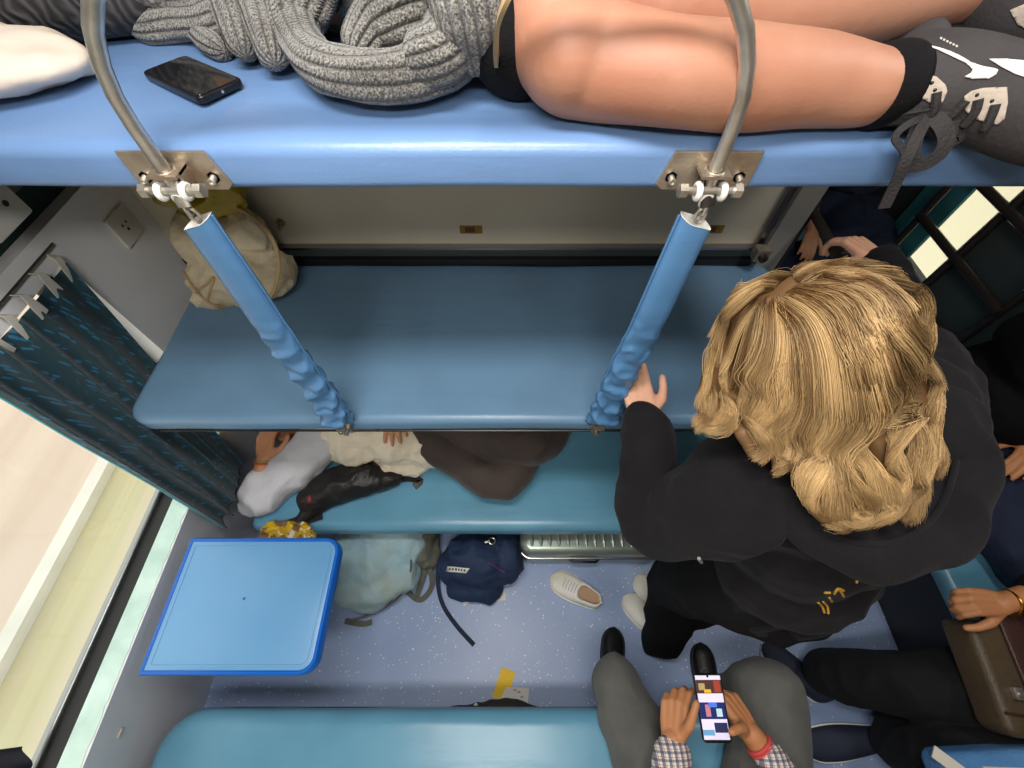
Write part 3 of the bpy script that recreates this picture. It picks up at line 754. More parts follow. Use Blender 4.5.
def shoe(M, up_m, sole_m, label, name='shoe', L=.27, W=.048, H=.062, opening=True, laces=True, parent=None, lace_m=None):
    t = parent or thing(name, M.translation, label, 'shoe')
    up, so, li, ins_, rim, w, h = shoe_mesh(L, W, H, opening)
    tgt = t
    pre = (lambda n: n)
    host = None
    o = put(up, M).build('upper' if not parent else 'shoe', up_m, tgt, autosmooth=False)
    host = o if parent else t
    put(so, M).build('sole', sole_m, host)
    if opening:
        put(li, M).build('lining', 'insole', host, autosmooth=False); put(ins_, M).build('insole', 'insole', host); put(rim, M).build('collar', up_m, host)
    if laces:
        for k in range(5):
            tt = .50+.055*k; hw = w(tt)*.42
            b = MB(); b.ribbon([V((tt*L, -hw, h(tt)*.93+.001)), V((tt*L+.002, -hw*.5, h(tt)*.985+.003)), V((tt*L+.003, hw*.5, h(tt)*.985+.003)), V((tt*L, hw, h(tt)*.93+.001))], .006, .0016)
            put(b, M).build('lace', lace_m or up_m, host, False)
        b = MB(); tt = .60
        b.slab(lambda i: [(x, y) for x, y in ((.47*L, -w(.5)*.3), (.74*L, -w(.7)*.25), (.74*L, w(.7)*.25), (.47*L, w(.5)*.3))], h(.62)*.8, h(.62)*.9, 0)
    return t
def lay(toe, heel, z=0., tilt=0., roll=0.):
    """matrix placing a shoe on the floor from heel point towards toe point"""
    d = V((toe.x-heel.x, toe.y-heel.y, 0)).normalized(); s = V((-d.y, d.x, 0))
    M = basis((heel.x, heel.y, z), d, s, V((0, 0, 1)))
    return M @ Matrix.Rotation(tilt, 4, 'Y') @ Matrix.Rotation(roll, 4, 'X')
toe, heel = P(549, 575, z=.03), P(601, 604, z=.03)
shoe(lay(toe, heel), 'white_leather', 'white_rubber', 'single empty white lace-up shoe lying on the floor below the lower berth', L=(toe-heel).length*.97, W=.050, H=.07, lace_m='shirt_white')
# ---------------------------------------------------------------- papers and card on the floor
def sheet(name, px, z, m, label, cat, th=.0006):
    pts = [P(u, v, z=z) for u, v in px]; 
    vs = [V((p.x, p.y, z)) for p in pts]+[V((p.x, p.y, z+th)) for p in pts]; n = len(pts)
    fs = [tuple(range(n)), tuple(range(2*n-1, n-1, -1))]+[(i, i+n, (i+1) % n+n, (i+1) % n) for i in range(n)]
    o = mesh_obj(name, vs, fs, m, None, False); return tag(o, label, cat)
sheet('yellow_card', [(502, 667), (515, 672), (508, 701), (492, 697)], .003, 'paper_yellow', 'bright yellow card lying on the blue floor', 'card', .0015)
o = sheet('paper_ticket', [(506, 687), (529, 688), (528, 705), (499, 703)], .005, 'paper_white', 'white paper ticket beside the yellow card', 'paper')
mat('print_pink', 'd89c90', .7)
for k, (u, v) in enumerate(((515, 690), (519, 692), (522, 697))): sheet_p = P(u, v, z=.006); MB().box((sheet_p.x-.006, sheet_p.y-.003, .0056), (sheet_p.x+.006, sheet_p.y+.003, .0059)).build('print', 'print_pink', o, False)
sheet('paper_scrap', [(461, 597), (474, 600), (464, 606)], .004, 'paper_white', 'small white paper corner under the left of the navy backpack', 'paper')
sheet('paper_slip', [(492, 592), (504, 585), (506, 600), (492, 602)], .004, 'paper_white', 'white paper slip under the right of the navy backpack', 'paper')
# ---------------------------------------------------------------- strap lying below the near berth (dark bag half hidden)
mb = Blob(); a, b_ = P(446, 716, z=.04), P(565, 716, z=.04)
mb.chain([(a.x, a.y-.0, .03, .022), (-.10, a.y+.015, .045, .034), (.0, a.y+.018, .05, .036), (.08, a.y+.008, .035, .026), (b_.x, b_.y-.012, .025, .015)], sub=4)
bg_ = mb.build('dark_bag', 'pack_olive', None, .006, 4, (.01, 22)); tag(bg_, 'dark cloth bag mostly hidden under the near blue berth', 'bag')
MATS['pack_olive_dark'] = MATS['pack_olive']
bg_.data.materials[0] = mat('bag_darkbrown', '3a342f', .8, bump=.4, bscale=60)
mb = MB(); c = P(476, 709, z=.06); mb.ribbon([c+V((-.022, -.012, 0)), c+V((0, .012, .01)), c+V((.02, -.01, 0))], .018, .001, V((0, .3, 1))); mb.build('paper_label', 'paper_white', bg_)
# ---------------------------------------------------------------- suitcase under the far berth
t = thing('suitcase', (.34, .53, 0), 'ribbed silver green suitcase lying flat under the lower berth', 'suitcase')
SX0, SX1, SY0, SY1 = P(520, 548, z=.2).x, .66, .365, .80
mb = MB().slab(rrect(SX0, SX1, SY0, SY1, .05, 8), .125, .225, .03, 6); mb.build('upper_shell', 'silver_shell', t)
mb = MB().slab(rrect(SX0, SX1, SY0, SY1, .05, 8), .01, .115, .03, 6); mb.build('lower_shell', 'silver_shell', t)
MB().slab(rrect(SX0-.004, SX1+.004, SY0-.004, SY1+.004, .052, 8), .108, .132, .004, 3).build('frame', 'aluminium', t)
for k in range(15):
    x = SX0+.05+k*(SX1-SX0-.1)/14
    MB().tube([(x, SY0+.028, .221), (x, SY0+.05, .226), (x, SY1-.03, .226)], [.006, .009, .009], 10, flat=.6).build('rib', 'silver_shell', t)
mb = MB(); mb.tube([(.24, SY0+.004, .12), (.26, SY0-.012, .122), (.36, SY0-.012, .122), (.38, SY0+.004, .12)], .006, 8); mb.build('handle', 'black_plastic', t)
for x in (SX0-.005,): 
    for z in (.05, .17): mb = MB(); mb.cyl((x-.026, SY0+.03, z), (x-.006, SY0+.03, z), .022, 16); mb.build('wheel', 'rubber', t)
# ---------------------------------------------------------------- grey-green backpack
t = thing('backpack', (-.55, .35, 0), 'large pale grey-green backpack on the floor beside the blue table', 'backpack')
bl = Blob(); bl.ell((-.62, .28, .10), (.14, .125, .095)); bl.ell((-.60, .39, .135), (.185, .155, .125)); bl.ell((-.56, .31, .11), (.16, .115, .10)); bl.ell((-.52, .44, .14), (.17, .13, .12)); bl.ell((-.68, .37, .10), (.11, .13, .095))
body = bl.build('body', 'pack_grey', t, .008, 8, [(.022, 7, (1, .45, 1), True), (.008, 22)])
bl = Blob(); bl.ell((-.385, .44, .12), (.055, .10, .085)); bl.ell((-.36, .38, .09), (.04, .06, .06)); bl.build('side_pocket', 'pack_olive', t, .007, 4, [(.02, 14, (1, 1, 1), True)])
e = [P(u, v, z=zz) for u, v, zz in ((404, 536, .20), (411, 560, .19), (408, 580, .14), (398, 598, .08), (375, 613, .05), (345, 622, .045))]
MB().tube(spline([tuple(p) for p in e], 6), .0045, 8).build('zip_edge', 'pack_olive', t)
for e in ([(428, 560, .12), (432, 585, .03), (420, 600, .012), (405, 590, .02), (395, 583, .05)], [(418, 545, .16), (424, 568, .08), (417, 596, .012)], [(345, 621, .012), (362, 624, .006), (372, 622, .006)], [(405, 570, .1), (424, 572, .06), (430, 560, .1)]):
    q = [P(u, v, z=zz) for u, v, zz in e]; MB().ribbon(spline([tuple(p) for p in q], 6), .022, .004).build('strap', 'pack_olive', t)
mb = MB(); c = P(404, 588, z=.02); mb.box((c.x-.02, c.y-.018, .02), (c.x+.016, c.y+.02, .023)); mb.build('care_label', 'paper_white', t)
# ---------------------------------------------------------------- navy backpack
t = thing('backpack', (-.15, .32, 0), 'navy blue backpack with purple cord and white patch on the floor', 'backpack')
bl = Blob(); bl.chain([(-.245, .335, .11, .075), (-.06, .335, .11, .075)]); bl.chain([(-.225, .27, .06, .058), (-.09, .26, .06, .058)]); bl.ell((-.15, .36, .13), (.15, .11, .12)); bl.ell((-.02, .38, .12), (.07, .11, .11))
body = bl.build('body', 'pack_navy', t, .007, 6, [(.016, 9, (1, 1, 1), True), (.006, 26)])
bv = bvh_of(body)
def draped(pxs, r, name, m, parent, bv, n=5, lift=.003, tube=True):
    pts = []
    for p in spline([(u, v, 0) for u, v in pxs], n):
        h, nn = on_surface(bv, p.x, p.y)
        if h is not None: pts.append(h+(nn if nn.dot(ray(p.x, p.y)) < 0 else -nn)*lift)
    keep = pts[:1]
    for p in pts[1:]:
        if (p-keep[-1]).length < .03: keep.append(p)
    pts = keep
    if len(pts) < 2: return None
    return (MB().tube(pts, r, 8) if tube else MB().ribbon(pts, r, .002, pts[0]-CAM)).build(name, m, parent)
draped([(440, 543), (447, 552), (458, 556), (470, 556), (482, 552), (492, 545)], .0035, 'cord', 'purple_cord', t, bv)
draped([(488, 562), (496, 567), (505, 572)], .0028, 'zip_cord', 'purple_cord', t, bv)
mb = MB(); c = P(492, 541, z=.23); mb.torus(c, (.3, .2, 1), .014, .003, 20, 6); mb.cyl(c+V((-.03, -.005, 0)), c+V((-.01, 0, 0)), .006, 8); mb.build('buckle', 'steel', t)
pa = decal('brand_patch', [(448, 566), (470, 568), (466.5, 573), (446.5, 571.5)], bv, 'paper_white', t, .003, 4., .0015)
mat('patch_ink', '4a4a4c', .7)
for k in range(6):
    u = 450+k*2.9; s = k % 3
    decal('patch_letter', [(u, 567.7+k*.2), (u+1.7, 567.9+k*.2), (u+1.3, 570.2+k*.2), (u-.4, 570.0+k*.2)], bv, 'patch_ink', pa, .0045, 4., .0006)
q = [P(u, v, z=zz) for u, v, zz in ((438, 560, .12), (438, 585, .03), (443, 605, .005), (456, 625, .005), (474, 645, .005))]
MB().ribbon(spline([tuple(p) for p in q], 6), [.018]*25, .003).build('strap', 'navy_cloth', t)
mb = MB(); c = P(510, 568, z=.05); mb.box((c.x-.012, c.y-.012, .04), (c.x+.016, c.y+.012, .06)); mb.build('side_tag', 'paper_white', t)
# ---------------------------------------------------------------- things on the lower berth
bl = Blob()
for c, r in (((430-80, 487), .0),): pass
pp = lambda u, v, z: tuple(P(u, v, z=z))
bl.chain([pp(312, 500, .490)+(.050,), pp(335, 486, .50)+(.068,), pp(368, 478, .50)+(.064,), pp(396, 480, .490)+(.028,)], sub=4); bl.chain([pp(300, 520, .475)+(.018,), pp(330, 497, .485)+(.035,), pp(368, 487, .485)+(.032,)], sub=4)
t = thing('shoulder_bag', P(350, 485, z=.457), 'black nylon bag lying against the white-shirted person on the lower berth', 'bag')
body = bl.build('body', 'jacket_black', t, .006, 4, [(.012, 11, (1, 1, 1), True), (.004, 30)])
q = [P(u, v, z=zz) for u, v, zz in ((395, 480, .49), (408, 478, .475), (420, 481, .465), (414, 487, .462))]; MB().ribbon(spline([tuple(p) for p in q], 4), [.028]*13, .004).build('strap', 'jacket_black', t)
q = [P(u, v, z=zz) for u, v, zz in ((322, 514, .47), (300, 521, .465), (282, 527, .47), (268, 532, .50))]; MB().ribbon(spline([tuple(p) for p in q], 4), [.04]*13, .004).build('flap', 'jacket_black', t)
bv = bvh_of(body); decal('red_tag', [(307, 497), (311, 495), (312, 501), (308, 504)], bv, mat('tag_red', '8a2a34', .6).name, t, .002, 3.)
bl = Blob(); bl.ell(P(288, 535, z=.485), (.10, .05, .025)); bl.ell(P(272, 530, z=.49), (.035, .03, .03))
o = bl.build('snack_packet', ['yellow_wrap', mat('wrap_brown', '8a6a4a', .35).name, 'paper_white'], None, .005, 2, [(.012, 30, (1, 1, 1), True)]); tag(o, 'crumpled yellow snack packet beside the corner of the blue table', 'packet')
paint(o, lambda c: 1 if noise.noise(c*35) > .18 else (2 if noise.noise(c*50+V((9, 0, 0))) > .3 else 0))
# ---------------------------------------------------------------- cloth sack on the middle berth
t = thing('cloth_sack', (-.80, .93, 1.142), 'beige drawstring cloth sack on the left end of the middle berth', 'bag')
bl = Blob(); bl.ell((-.80, .95, 1.225), (.125, .115, .085)); bl.ell((-.83, .985, 1.30), (.10, .085, .09)); bl.ell((-.74, .93, 1.21), (.115, .10, .07)); bl.ell((-.86, .90, 1.185), (.06, .06, .045)); bl.ell((-.73, 1.0, 1.31), (.06, .06, .07))
body = bl.build('sack', 'sack_cloth', t, .006, 5, [(.022, 8, (1, 1, .7), True), (.008, 24, (1, 1, 1), True)])
bv = bvh_of(body)
draped([(184, 270), (192, 283), (205, 298), (222, 308), (243, 312)], .0035, 'cord', 'cord_tan', t, bv, lift=.005)
draped([(196, 292), (205, 285), (215, 277), (208, 300), (225, 306)], .0028, 'cord', 'cord_tan', t, bv, lift=.004)
q = [P(u, v, y=yy) for u, v, yy in ((238, 208, .97), (255, 218, .92), (272, 238, .88), (279, 262, .86), (276, 285, .84), (270, 298, .84))]; MB().tube(spline([tuple(p) for p in q], 6), .0055, 8).build('cord', 'cord_tan', t)
bl = Blob(); c = P(200, 198, y=.99); bl.ell(c, (.12, .05, .035)); bl.ell(P(225, 192, y=1.0), (.05, .05, .05))
o = bl.build('food_packet', mat('wrap_olive', 'a08a18', .3, bump=.5, bscale=40).name, None, .006, 3, [(.018, 16, (1, 1, 1), True)]); tag(o, 'shiny yellow packet sticking out on top of the beige cloth sack', 'packet')
# ---------------------------------------------------------------- things on the upper berth
ZB = 1.832
cs = [P(u, v, z=ZB+.010) for u, v in ((141, 69), (187, 55), (242, 78), (195, 99))]
ex = (cs[2]-cs[1]).normalized(); ey = (cs[0]-cs[1]); ey = (ey-ex*ey.dot(ex)).normalized(); ez = ex.cross(ey)
if ez.z < 0: ez = -ez
o_ = (cs[0]+cs[1]+cs[2]+cs[3])/4; hx = ((cs[2]-cs[1]).length+(cs[3]-cs[0]).length)/4; hy = ((cs[0]-cs[1]).length+(cs[3]-cs[2]).length)/4
M = basis((o_.x, o_.y, ZB+.001), ex, ey, ez)
t = thing('smartphone', (o_.x, o_.y, ZB), 'dark smartphone lying face up on the upper berth beside the sweater', 'phone')
MB().slab(rrect(-hx, hx, -hy, hy, .008, 6), 0, .0085, .002, 3, M=M).build('case', 'phone_body', t)
MB().slab(rrect(-hx+.003, hx-.003, -hy+.003, hy-.003, .006, 6), .0084, .0092, .0003, 1, M=M).build('screen', 'screen_off', t)
MB().cyl(M @ V((hx-.0005, 0, .0045)), M @ V((hx+.0005, 0, .0045)), .0018, 8).build('charging_port', 'steel', t)
# pillow and dark ribbed blanket
t = Blob(); t.ell((-.72, .612, ZB+.032), (.17, .082, .034)); t.ell((-.62, .622, ZB+.028), (.095, .066, .028)); t.chain([(-.60, .63, ZB+.024), (-.535, .645, ZB+.014)], [.028, .010])
o = t.build('pillow', 'pillow_case', None, .006, 6, [(.010, 7), (.004, 20, (1, 1, 1), True)]); tag(o, 'white pillow on the left end of the upper berth', 'pillow')
# ---------------------------------------------------------------- people
def skin(name, c, c2):
    return mat(name, c, .5, col2=c2, cscale=7, cmix=(.35, .7), bump=.05, bscale=260, sub=.12, spec=.4)
skin('skin_fair', 'bc8b72', 'a9745c'); skin('skin_light', 'dcae92', 'd09a7e'); skin('skin_tan', 'c58a5e', 'b0744c'); skin('skin_warm', 'd09c78', 'bc8058')
def hand(bl, W, d, n, thumb, curls=((15, 20, 15),)*4, th=((.55, .75, -.25), (.8, .45, -.2), (.95, .1, -.2)), sc=1., spread=(.10, .03, -.04, -.12), tips=None):
    """W wrist, d towards the fingers, n out of the back of the hand, thumb = rough direction of the thumb side; th: (along d, along thumb side, along n)"""
    W, d, n = V(W), V(d).normalized(), V(n); n = (n-d*n.dot(d)).normalized(); s = d.cross(n)
    if s.dot(V(thumb)) < 0: s = -s
    offs = (.029, .0095, -.0105, -.029); Ls = (.071, .079, .073, .057); kd = (.086, .090, .086, .078)
    for k in range(4):
        K = W + (d*kd[k] + s*offs[k])*sc
        bl.chain([W+s*offs[k]*.55*sc+d*.004, W+(d*kd[k]*.5+s*offs[k]*.85)*sc, K], [.0165*sc, .0145*sc, .0112*sc], 10)
        p = K; a = 0; dd = (d+s*spread[k]).normalized()
        for q, (f, r) in enumerate(zip((.46, .30, .24), (.0098, .0088, .0078))):
            a += math.radians(curls[k][q]); v = dd*math.cos(a)-n*math.sin(a); nx = p+v*(Ls[k]*f*sc)
            bl.chain([p, nx], [(.0104, .0095, .0086)[q]*sc*(.92 if k == 3 else 1), r*sc*(.92 if k == 3 else 1)], 10); p = nx
        if tips is not None: tips.append(p)
    p = W+(d*.018+s*.020-n*.004)*sc; rs = (.0165, .0135, .0112, .0098)
    for q, (a, b, c) in enumerate(th):
        v = (s*b+d*a+n*c).normalized(); nx = p+v*((.044, .033, .028)[q]*sc); bl.chain([p, nx], [rs[q]*sc, rs[q+1]*sc], 10); p = nx
    if tips is not None: tips.append(p)
def head(bl, c, f, u, sc=1.):
    """c centre of the skull, f facing, u up"""
    c, f, u = V(c), V(f).normalized(), V(u); u = (u-f*u.dot(f)).normalized(); s = u.cross(f); A = (s, f, u)
    q = lambda a, b, e: c+(s*a+f*b+u*e)*sc
    bl.ell(q(0, -.006, .02), (.074*sc, .093*sc, .090*sc), A); bl.ell(q(0, .018, -.045), (.056*sc, .066*sc, .062*sc), A)
    bl.ell(q(0, .055, -.088), (.028*sc, .024*sc, .020*sc), A)
    bl.chain([q(0, .082, .015), q(0, .100, -.018), q(0, .104, -.028)], [.008*sc, .011*sc, .013*sc], 10)
    bl.chain([q(-.035, .078, .026), q(.035, .078, .026)], [.012*sc, .012*sc], 10)
    bl.chain([q(-.020, .082, -.058), q(.020, .082, -.058)], [.0085*sc, .0085*sc], 10); bl.chain([q(-.018, .080, -.069), q(.018, .080, -.069)], [.009*sc, .009*sc], 10)
    for k in (-1, 1):
        bl.ell(q(k*.034, .062, -.018), (.022*sc, .022*sc, .018*sc), A)
        bl.ell(q(k*.076, -.004, -.010), (.008*sc, .018*sc, .030*sc), A)
    return q
def eyes(q, parent, sc=1.):
    for k in (-1, 1):
        MB().ball(q(k*.031, .074, .006), .0125*sc, 12, 8).build('eye', 'white_plastic', parent); MB().ball(q(k*.031, .0835, .006), .0058*sc, 10, 6).build('iris', 'black_plastic', parent)
def arm(bl, pts, rs, sub=4): bl.chain([tuple(p)+(r,) for p, r in zip(pts, rs)], sub=sub)
# ================================================================ standing blonde person
wo = thing('person', (.58, .12, 0), 'standing person with long wavy blonde hair in a black hoodie, leaning on the middle berth', 'person')
HC = V((.402, .349, 1.631)); NK = V((.455, .262, 1.50)); FD = V((-.35, .92, -.25)).normalized()
SHL, SHR = V((.375, .235, 1.405)), V((.715, .335, 1.405)); ELL = P(655, 522, z=1.235); WRL = P(645, 419, z=1.315); ELR = V((.90, .62, 1.32)); WRR = P(877, 261, z=1.345)
bl = Blob(); q = head(bl, HC, FD, V((.1, .25, .95)), .90)
bl.chain([HC+V((0, -.02, -.07)), NK, V((.53, .25, 1.40))], [.052, .055, .08])
bl.chain([V((.55, .25, 1.38)), V((.59, .22, 1.2)), V((.62, .17, .98))], [.09, .09, .10])
bl.chain([SHL, SHR], [.05, .05]); arm(bl, [SHL, ELL, WRL], [.042, .034, .024]); arm(bl, [SHR, ELR, WRR], [.042, .034, .025])
for a, b_, c_ in ((V((.55, .17, .93)), V((.575, .20, .50)), V((.60, .09, .09))), (V((.70, .17, .93)), V((.66, .19, .50)), V((.64, .16, .09)))): bl.chain([a, b_, c_], [.08, .055, .035])
hand(bl, WRL, V((-.10, .86, .10)), V((-.15, -.45, .85)), (1, .1, 0), curls=((4, 6, 6), (8, 10, 8), (38, 40, 20), (45, 45, 20)), th=((.6, .75, 0), (.92, .35, .1), (1, .15, .1)), sc=.80)
hand(bl, WRR, V((-.42, .86, .05)), V((.05, .1, 1)), (-1, -.6, 0), curls=((35, 45, 40), (40, 50, 40), (42, 52, 40), (45, 55, 40)), th=((.45, .6, -.5), (.7, .4, -.7), (.7, -.1, -.7)), sc=.95)
bl.build('body', 'skin_light', wo, .0035, 3); eyes(q, wo, .9)
# trousers
bl = Blob()
bl.ell((.62, .17, .95), (.185, .145, .13))
bl.chain([V((.54, .185, .90)), V((.555, .215, .52)), V((.60, .085, .14)), V((.60, .075, .05))], [.125, .095, .082, .078])
bl.chain([V((.70, .165, .90)), V((.665, .20, .52)), V((.655, .17, .14)), V((.655, .165, .05))], [.125, .10, .085, .08])
bl.build('trousers', 'trouser_black', wo, .008, 6, [(.014, 6, (1.4, 1.4, .6), True)])
for toe, heel in ((P(627, 597, z=.04), P(668, 640, z=.04)), (P(638, 577, z=.04), P(676, 618, z=.04))):
    shoe(lay(toe, heel), 'white_leather', 'white_rubber', '', L=(toe-heel).length*1.05, W=.046, H=.07, opening=False, parent=wo, laces=False)
# hoodie
bl = Blob()
ax = V((.97, .24, 0)).normalized(); ay = V((-.24, .97, 0)); az = V((0, 0, 1))
bl.ell((.558, .275, 1.345), (.200, .130, .110), (ax, ay, az)); bl.ell((.60, .235, 1.22), (.185, .145, .17), (ax, ay, az)); bl.ell((.625, .20, 1.08), (.19, .15, .13), (ax, ay, az)); bl.ell((.65, .185, .995), (.205, .140, .080), (ax, ay, az))
arm(bl, [SHL, V((.33, .215, 1.33)), ELL, (ELL+WRL)/2+V((-.005, 0, .01)), WRL+V((0, -.035, .0)), WRL+V((0, -.006, 0))], [.088, .078, .064, .055, .043, .038])
arm(bl, [SHR, V((.83, .48, 1.37)), ELR, (ELR+WRR)/2, WRR+V((.012, -.03, 0)), WRR+V((.004, -.010, 0))], [.085, .072, .062, .052, .043, .038])
hd = bl.build('hoodie', 'hoodie_black', wo, .007, 6, [(.018, 5.5, (1, 1, 1), True), (.006, 16, (1, 1, 1), True)])
bl = Blob()   # the hood hanging open behind the neck
hp = [P(u, v, z=z) for u, v, z in ((790, 478, 1.475), (800, 512, 1.455), (828, 545, 1.43), (880, 558, 1.42), (935, 540, 1.42), (960, 495, 1.425), (962, 440, 1.44), (945, 392, 1.46), (905, 365, 1.47))]
bl.chain([tuple(p)+(r,) for p, r in zip(hp, (.028, .032, .034, .036, .038, .040, .038, .034, .03))], sub=4)
bl.ell((.55, .225, 1.40), (.15, .10, .045)); bl.ell((.63, .26, 1.40), (.12, .11, .045))
bl.build('hood', 'hoodie_black', wo, .007, 6, [(.014, 8, (1, 1, 1), True)])
hbv = bvh_of([o for o in wo.children if o.name.startswith('hood') and not o.name.startswith('hoodie')][0])
draped([(800, 484), (815, 520), (845, 540), (890, 543), (930, 522), (952, 480), (955, 440), (935, 402)], .0045, 'hood_edge', 'hoodie_black', wo, hbv, 6, .001)
MB().tube([WRL+V((0, -.012, 0)), WRL+V((0, .006, .0))], [.036, .034], 20, up=V((1, 0, 0))).build('cuff', 'hoodie_black', wo)
bv = bvh_of(hd)
mat('gold_print', 'c79a3a', .5)
for px in ([(818, 602), (822, 606), (824, 612)], [(823, 601), (827, 606), (828, 613)], [(829, 597), (833, 603), (835, 610)], [(838, 588), (842, 593), (845, 601)], [(834, 593), (838, 588), (843, 590)], [(856, 570), (857, 576), (856, 582)], [(866, 562), (864, 570), (866, 576)], [(824, 592), (830, 592)]):
    draped(px, .0022, 'print_mark', 'gold_print', hd, bv, 3, .001)
draped([(700, 560), (715, 575), (745, 590), (785, 594)], .004, 'pocket_seam', 'hoodie_black', wo, bv, 5, .001)
draped([(699, 556), (703, 562), (709, 569)], .003, 'zip_pull', 'steel', hd, bv, 3, .004)
# ---------------------------------------------------------------- hair
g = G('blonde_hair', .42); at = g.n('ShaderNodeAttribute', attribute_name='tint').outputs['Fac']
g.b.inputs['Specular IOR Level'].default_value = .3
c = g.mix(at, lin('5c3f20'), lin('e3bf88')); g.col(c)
mat('under_hair_shade', '6e5030', .6)  # dark under-hair, its brown also painting the shade between locks
R_H = V((.084, .104, .106)); UPH = V((.05, .28, .96)).normalized(); FDH = (FD-UPH*FD.dot(UPH)).normalized(); SDH = UPH.cross(FDH)
def hs(u, v, k=1.):
    """point on the hair volume around the skull seen at (u, v)"""
    r = ray(u, v).normalized(); o = CAM-(HC+V((0, 0, .01)))
    A = (SDH, FDH, UPH); lo = V([o.dot(a)/(R_H[i]*k) for i, a in enumerate(A)]); ld = V([r.dot(a)/(R_H[i]*k) for i, a in enumerate(A)])
    a, b, c = ld.dot(ld), 2*lo.dot(ld), lo.dot(lo)-1; D = b*b-4*a*c
    t = -b/(2*a) if D < 0 else (-b-math.sqrt(D))/(2*a)
    return CAM+r*t
def locks(L):
    out = []
    fu = lambda u: 812+(u-812)*.80 if u > 812 else u+4
    fv = lambda v, u=800: 350-(350-v)*(.86-.09*max(0, min(1, (u-810)/50))) if v < 350 else v
    for path in L: out.append([hs(fu(u), fv(v, u)) if z is None else P(u-(10 if u > 900 else 0), fv(v, u), z=z) for u, v, z in path])
    return out
N_ = None
LK = locks([
 # over the crown and down the right side of the picture
 [(800, 272, N_), (850, 268, N_), (885, 290, N_), (905, 330, N_), (920, 380, 1.56), (935, 430, 1.515), (945, 470, 1.49), (930, 500, 1.48)],
 [(795, 275, N_), (845, 280, N_), (875, 310, N_), (893, 355, N_), (905, 400, 1.56), (925, 440, 1.52), (935, 480, 1.50), (915, 515, 1.49)],
 [(790, 280, N_), (835, 295, N_), (865, 330, N_), (880, 380, N_), (878, 430, 1.56), (895, 470, 1.53), (908, 500, 1.51), (885, 525, 1.50)],
 [(785, 284, N_), (825, 305, N_), (850, 350, N_), (860, 400, N_), (850, 440, 1.58), (865, 475, 1.55), (893, 505, 1.52), (870, 528, 1.51)],
 [(782, 287, N_), (815, 315, N_), (835, 360, N_), (842, 410, N_), (825, 450, 1.58), (838, 485, 1.55), (868, 508, 1.52), (850, 528, 1.51), (832, 520, 1.515)],
 [(778, 290, N_), (802, 325, N_), (815, 375, N_), (825, 420, N_), (815, 460, 1.57), (822, 490, 1.55), (845, 515, 1.52), (862, 500, 1.52)],
 [(776, 290, N_), (792, 330, N_), (800, 380, N_), (815, 425, N_), (812, 465, 1.57), (818, 500, 1.54), (832, 516, 1.52), (850, 520, 1.515)],
 [(805, 270, N_), (858, 262, N_), (898, 282, N_), (922, 325, N_), (932, 370, 1.58), (940, 410, 1.54), (950, 445, 1.51), (945, 475, 1.50)],
 # front and left of the picture
 [(772, 290, N_), (780, 335, N_), (782, 385, N_), (776, 420, 1.58), (764, 440, 1.56), (748, 448, 1.55)],
 [(768, 290, N_), (768, 335, N_), (765, 385, N_), (760, 422, 1.58), (780, 444, 1.565), (790, 462, 1.55), (777, 470, 1.545)],
 [(765, 289, N_), (755, 325, N_), (747, 370, N_), (742, 405, N_), (748, 430, 1.58), (760, 446, 1.565), (752, 458, 1.555)],
 [(762, 288, N_), (742, 315, N_), (730, 355, N_), (725, 390, N_), (728, 412, 1.58), (715, 425, 1.56), (700, 424, 1.55)],
 [(762, 286, N_), (735, 305, N_), (720, 345, N_), (714, 380, N_), (716, 405, 1.59), (708, 420, 1.57), (694, 425, 1.56)],
 [(766, 283, N_), (742, 294, N_), (724, 325, N_), (713, 360, N_), (710, 392, 1.60), (703, 412, 1.585)],
 [(785, 285, N_), (800, 345, N_), (795, 400, N_), (788, 430, 1.585), (797, 448, 1.57), (793, 462, 1.56)],
 
 # far side of the head
 [(800, 268, N_), (830, 256, N_), (865, 254, N_), (900, 268, 1.66), (925, 300, 1.62), (938, 345, 1.58), (945, 390, 1.54)],
 [(792, 270, N_), (812, 256, N_), (845, 250, 1.70), (880, 252, 1.66), (910, 268, 1.62)],
 [(780, 274, N_), (765, 275, N_), (745, 290, 1.66), (728, 310, 1.62), (716, 335, 1.60)],
 [(880, 300, N_), (905, 345, N_), (915, 390, 1.58), (905, 430, 1.55), (918, 460, 1.53), (935, 490, 1.50), (920, 520, 1.49)],
 [(860, 310, N_), (885, 350, N_), (895, 400, 1.585), (885, 440, 1.56), (900, 475, 1.53), (890, 510, 1.51), (868, 522, 1.505)],
])
bl = Blob(); bl.ell(HC+V((0, 0, .01)), (R_H.x*.93, R_H.y*.93, R_H.z*.93), (SDH, FDH, UPH))
for l in LK:
    bl.chain([p+V((0, .004, -.014)) for p in l], [.013]*(len(l)-1)+[.004], 8)
shell = bl.build('hair', 'under_hair_shade', wo, .006, 5)
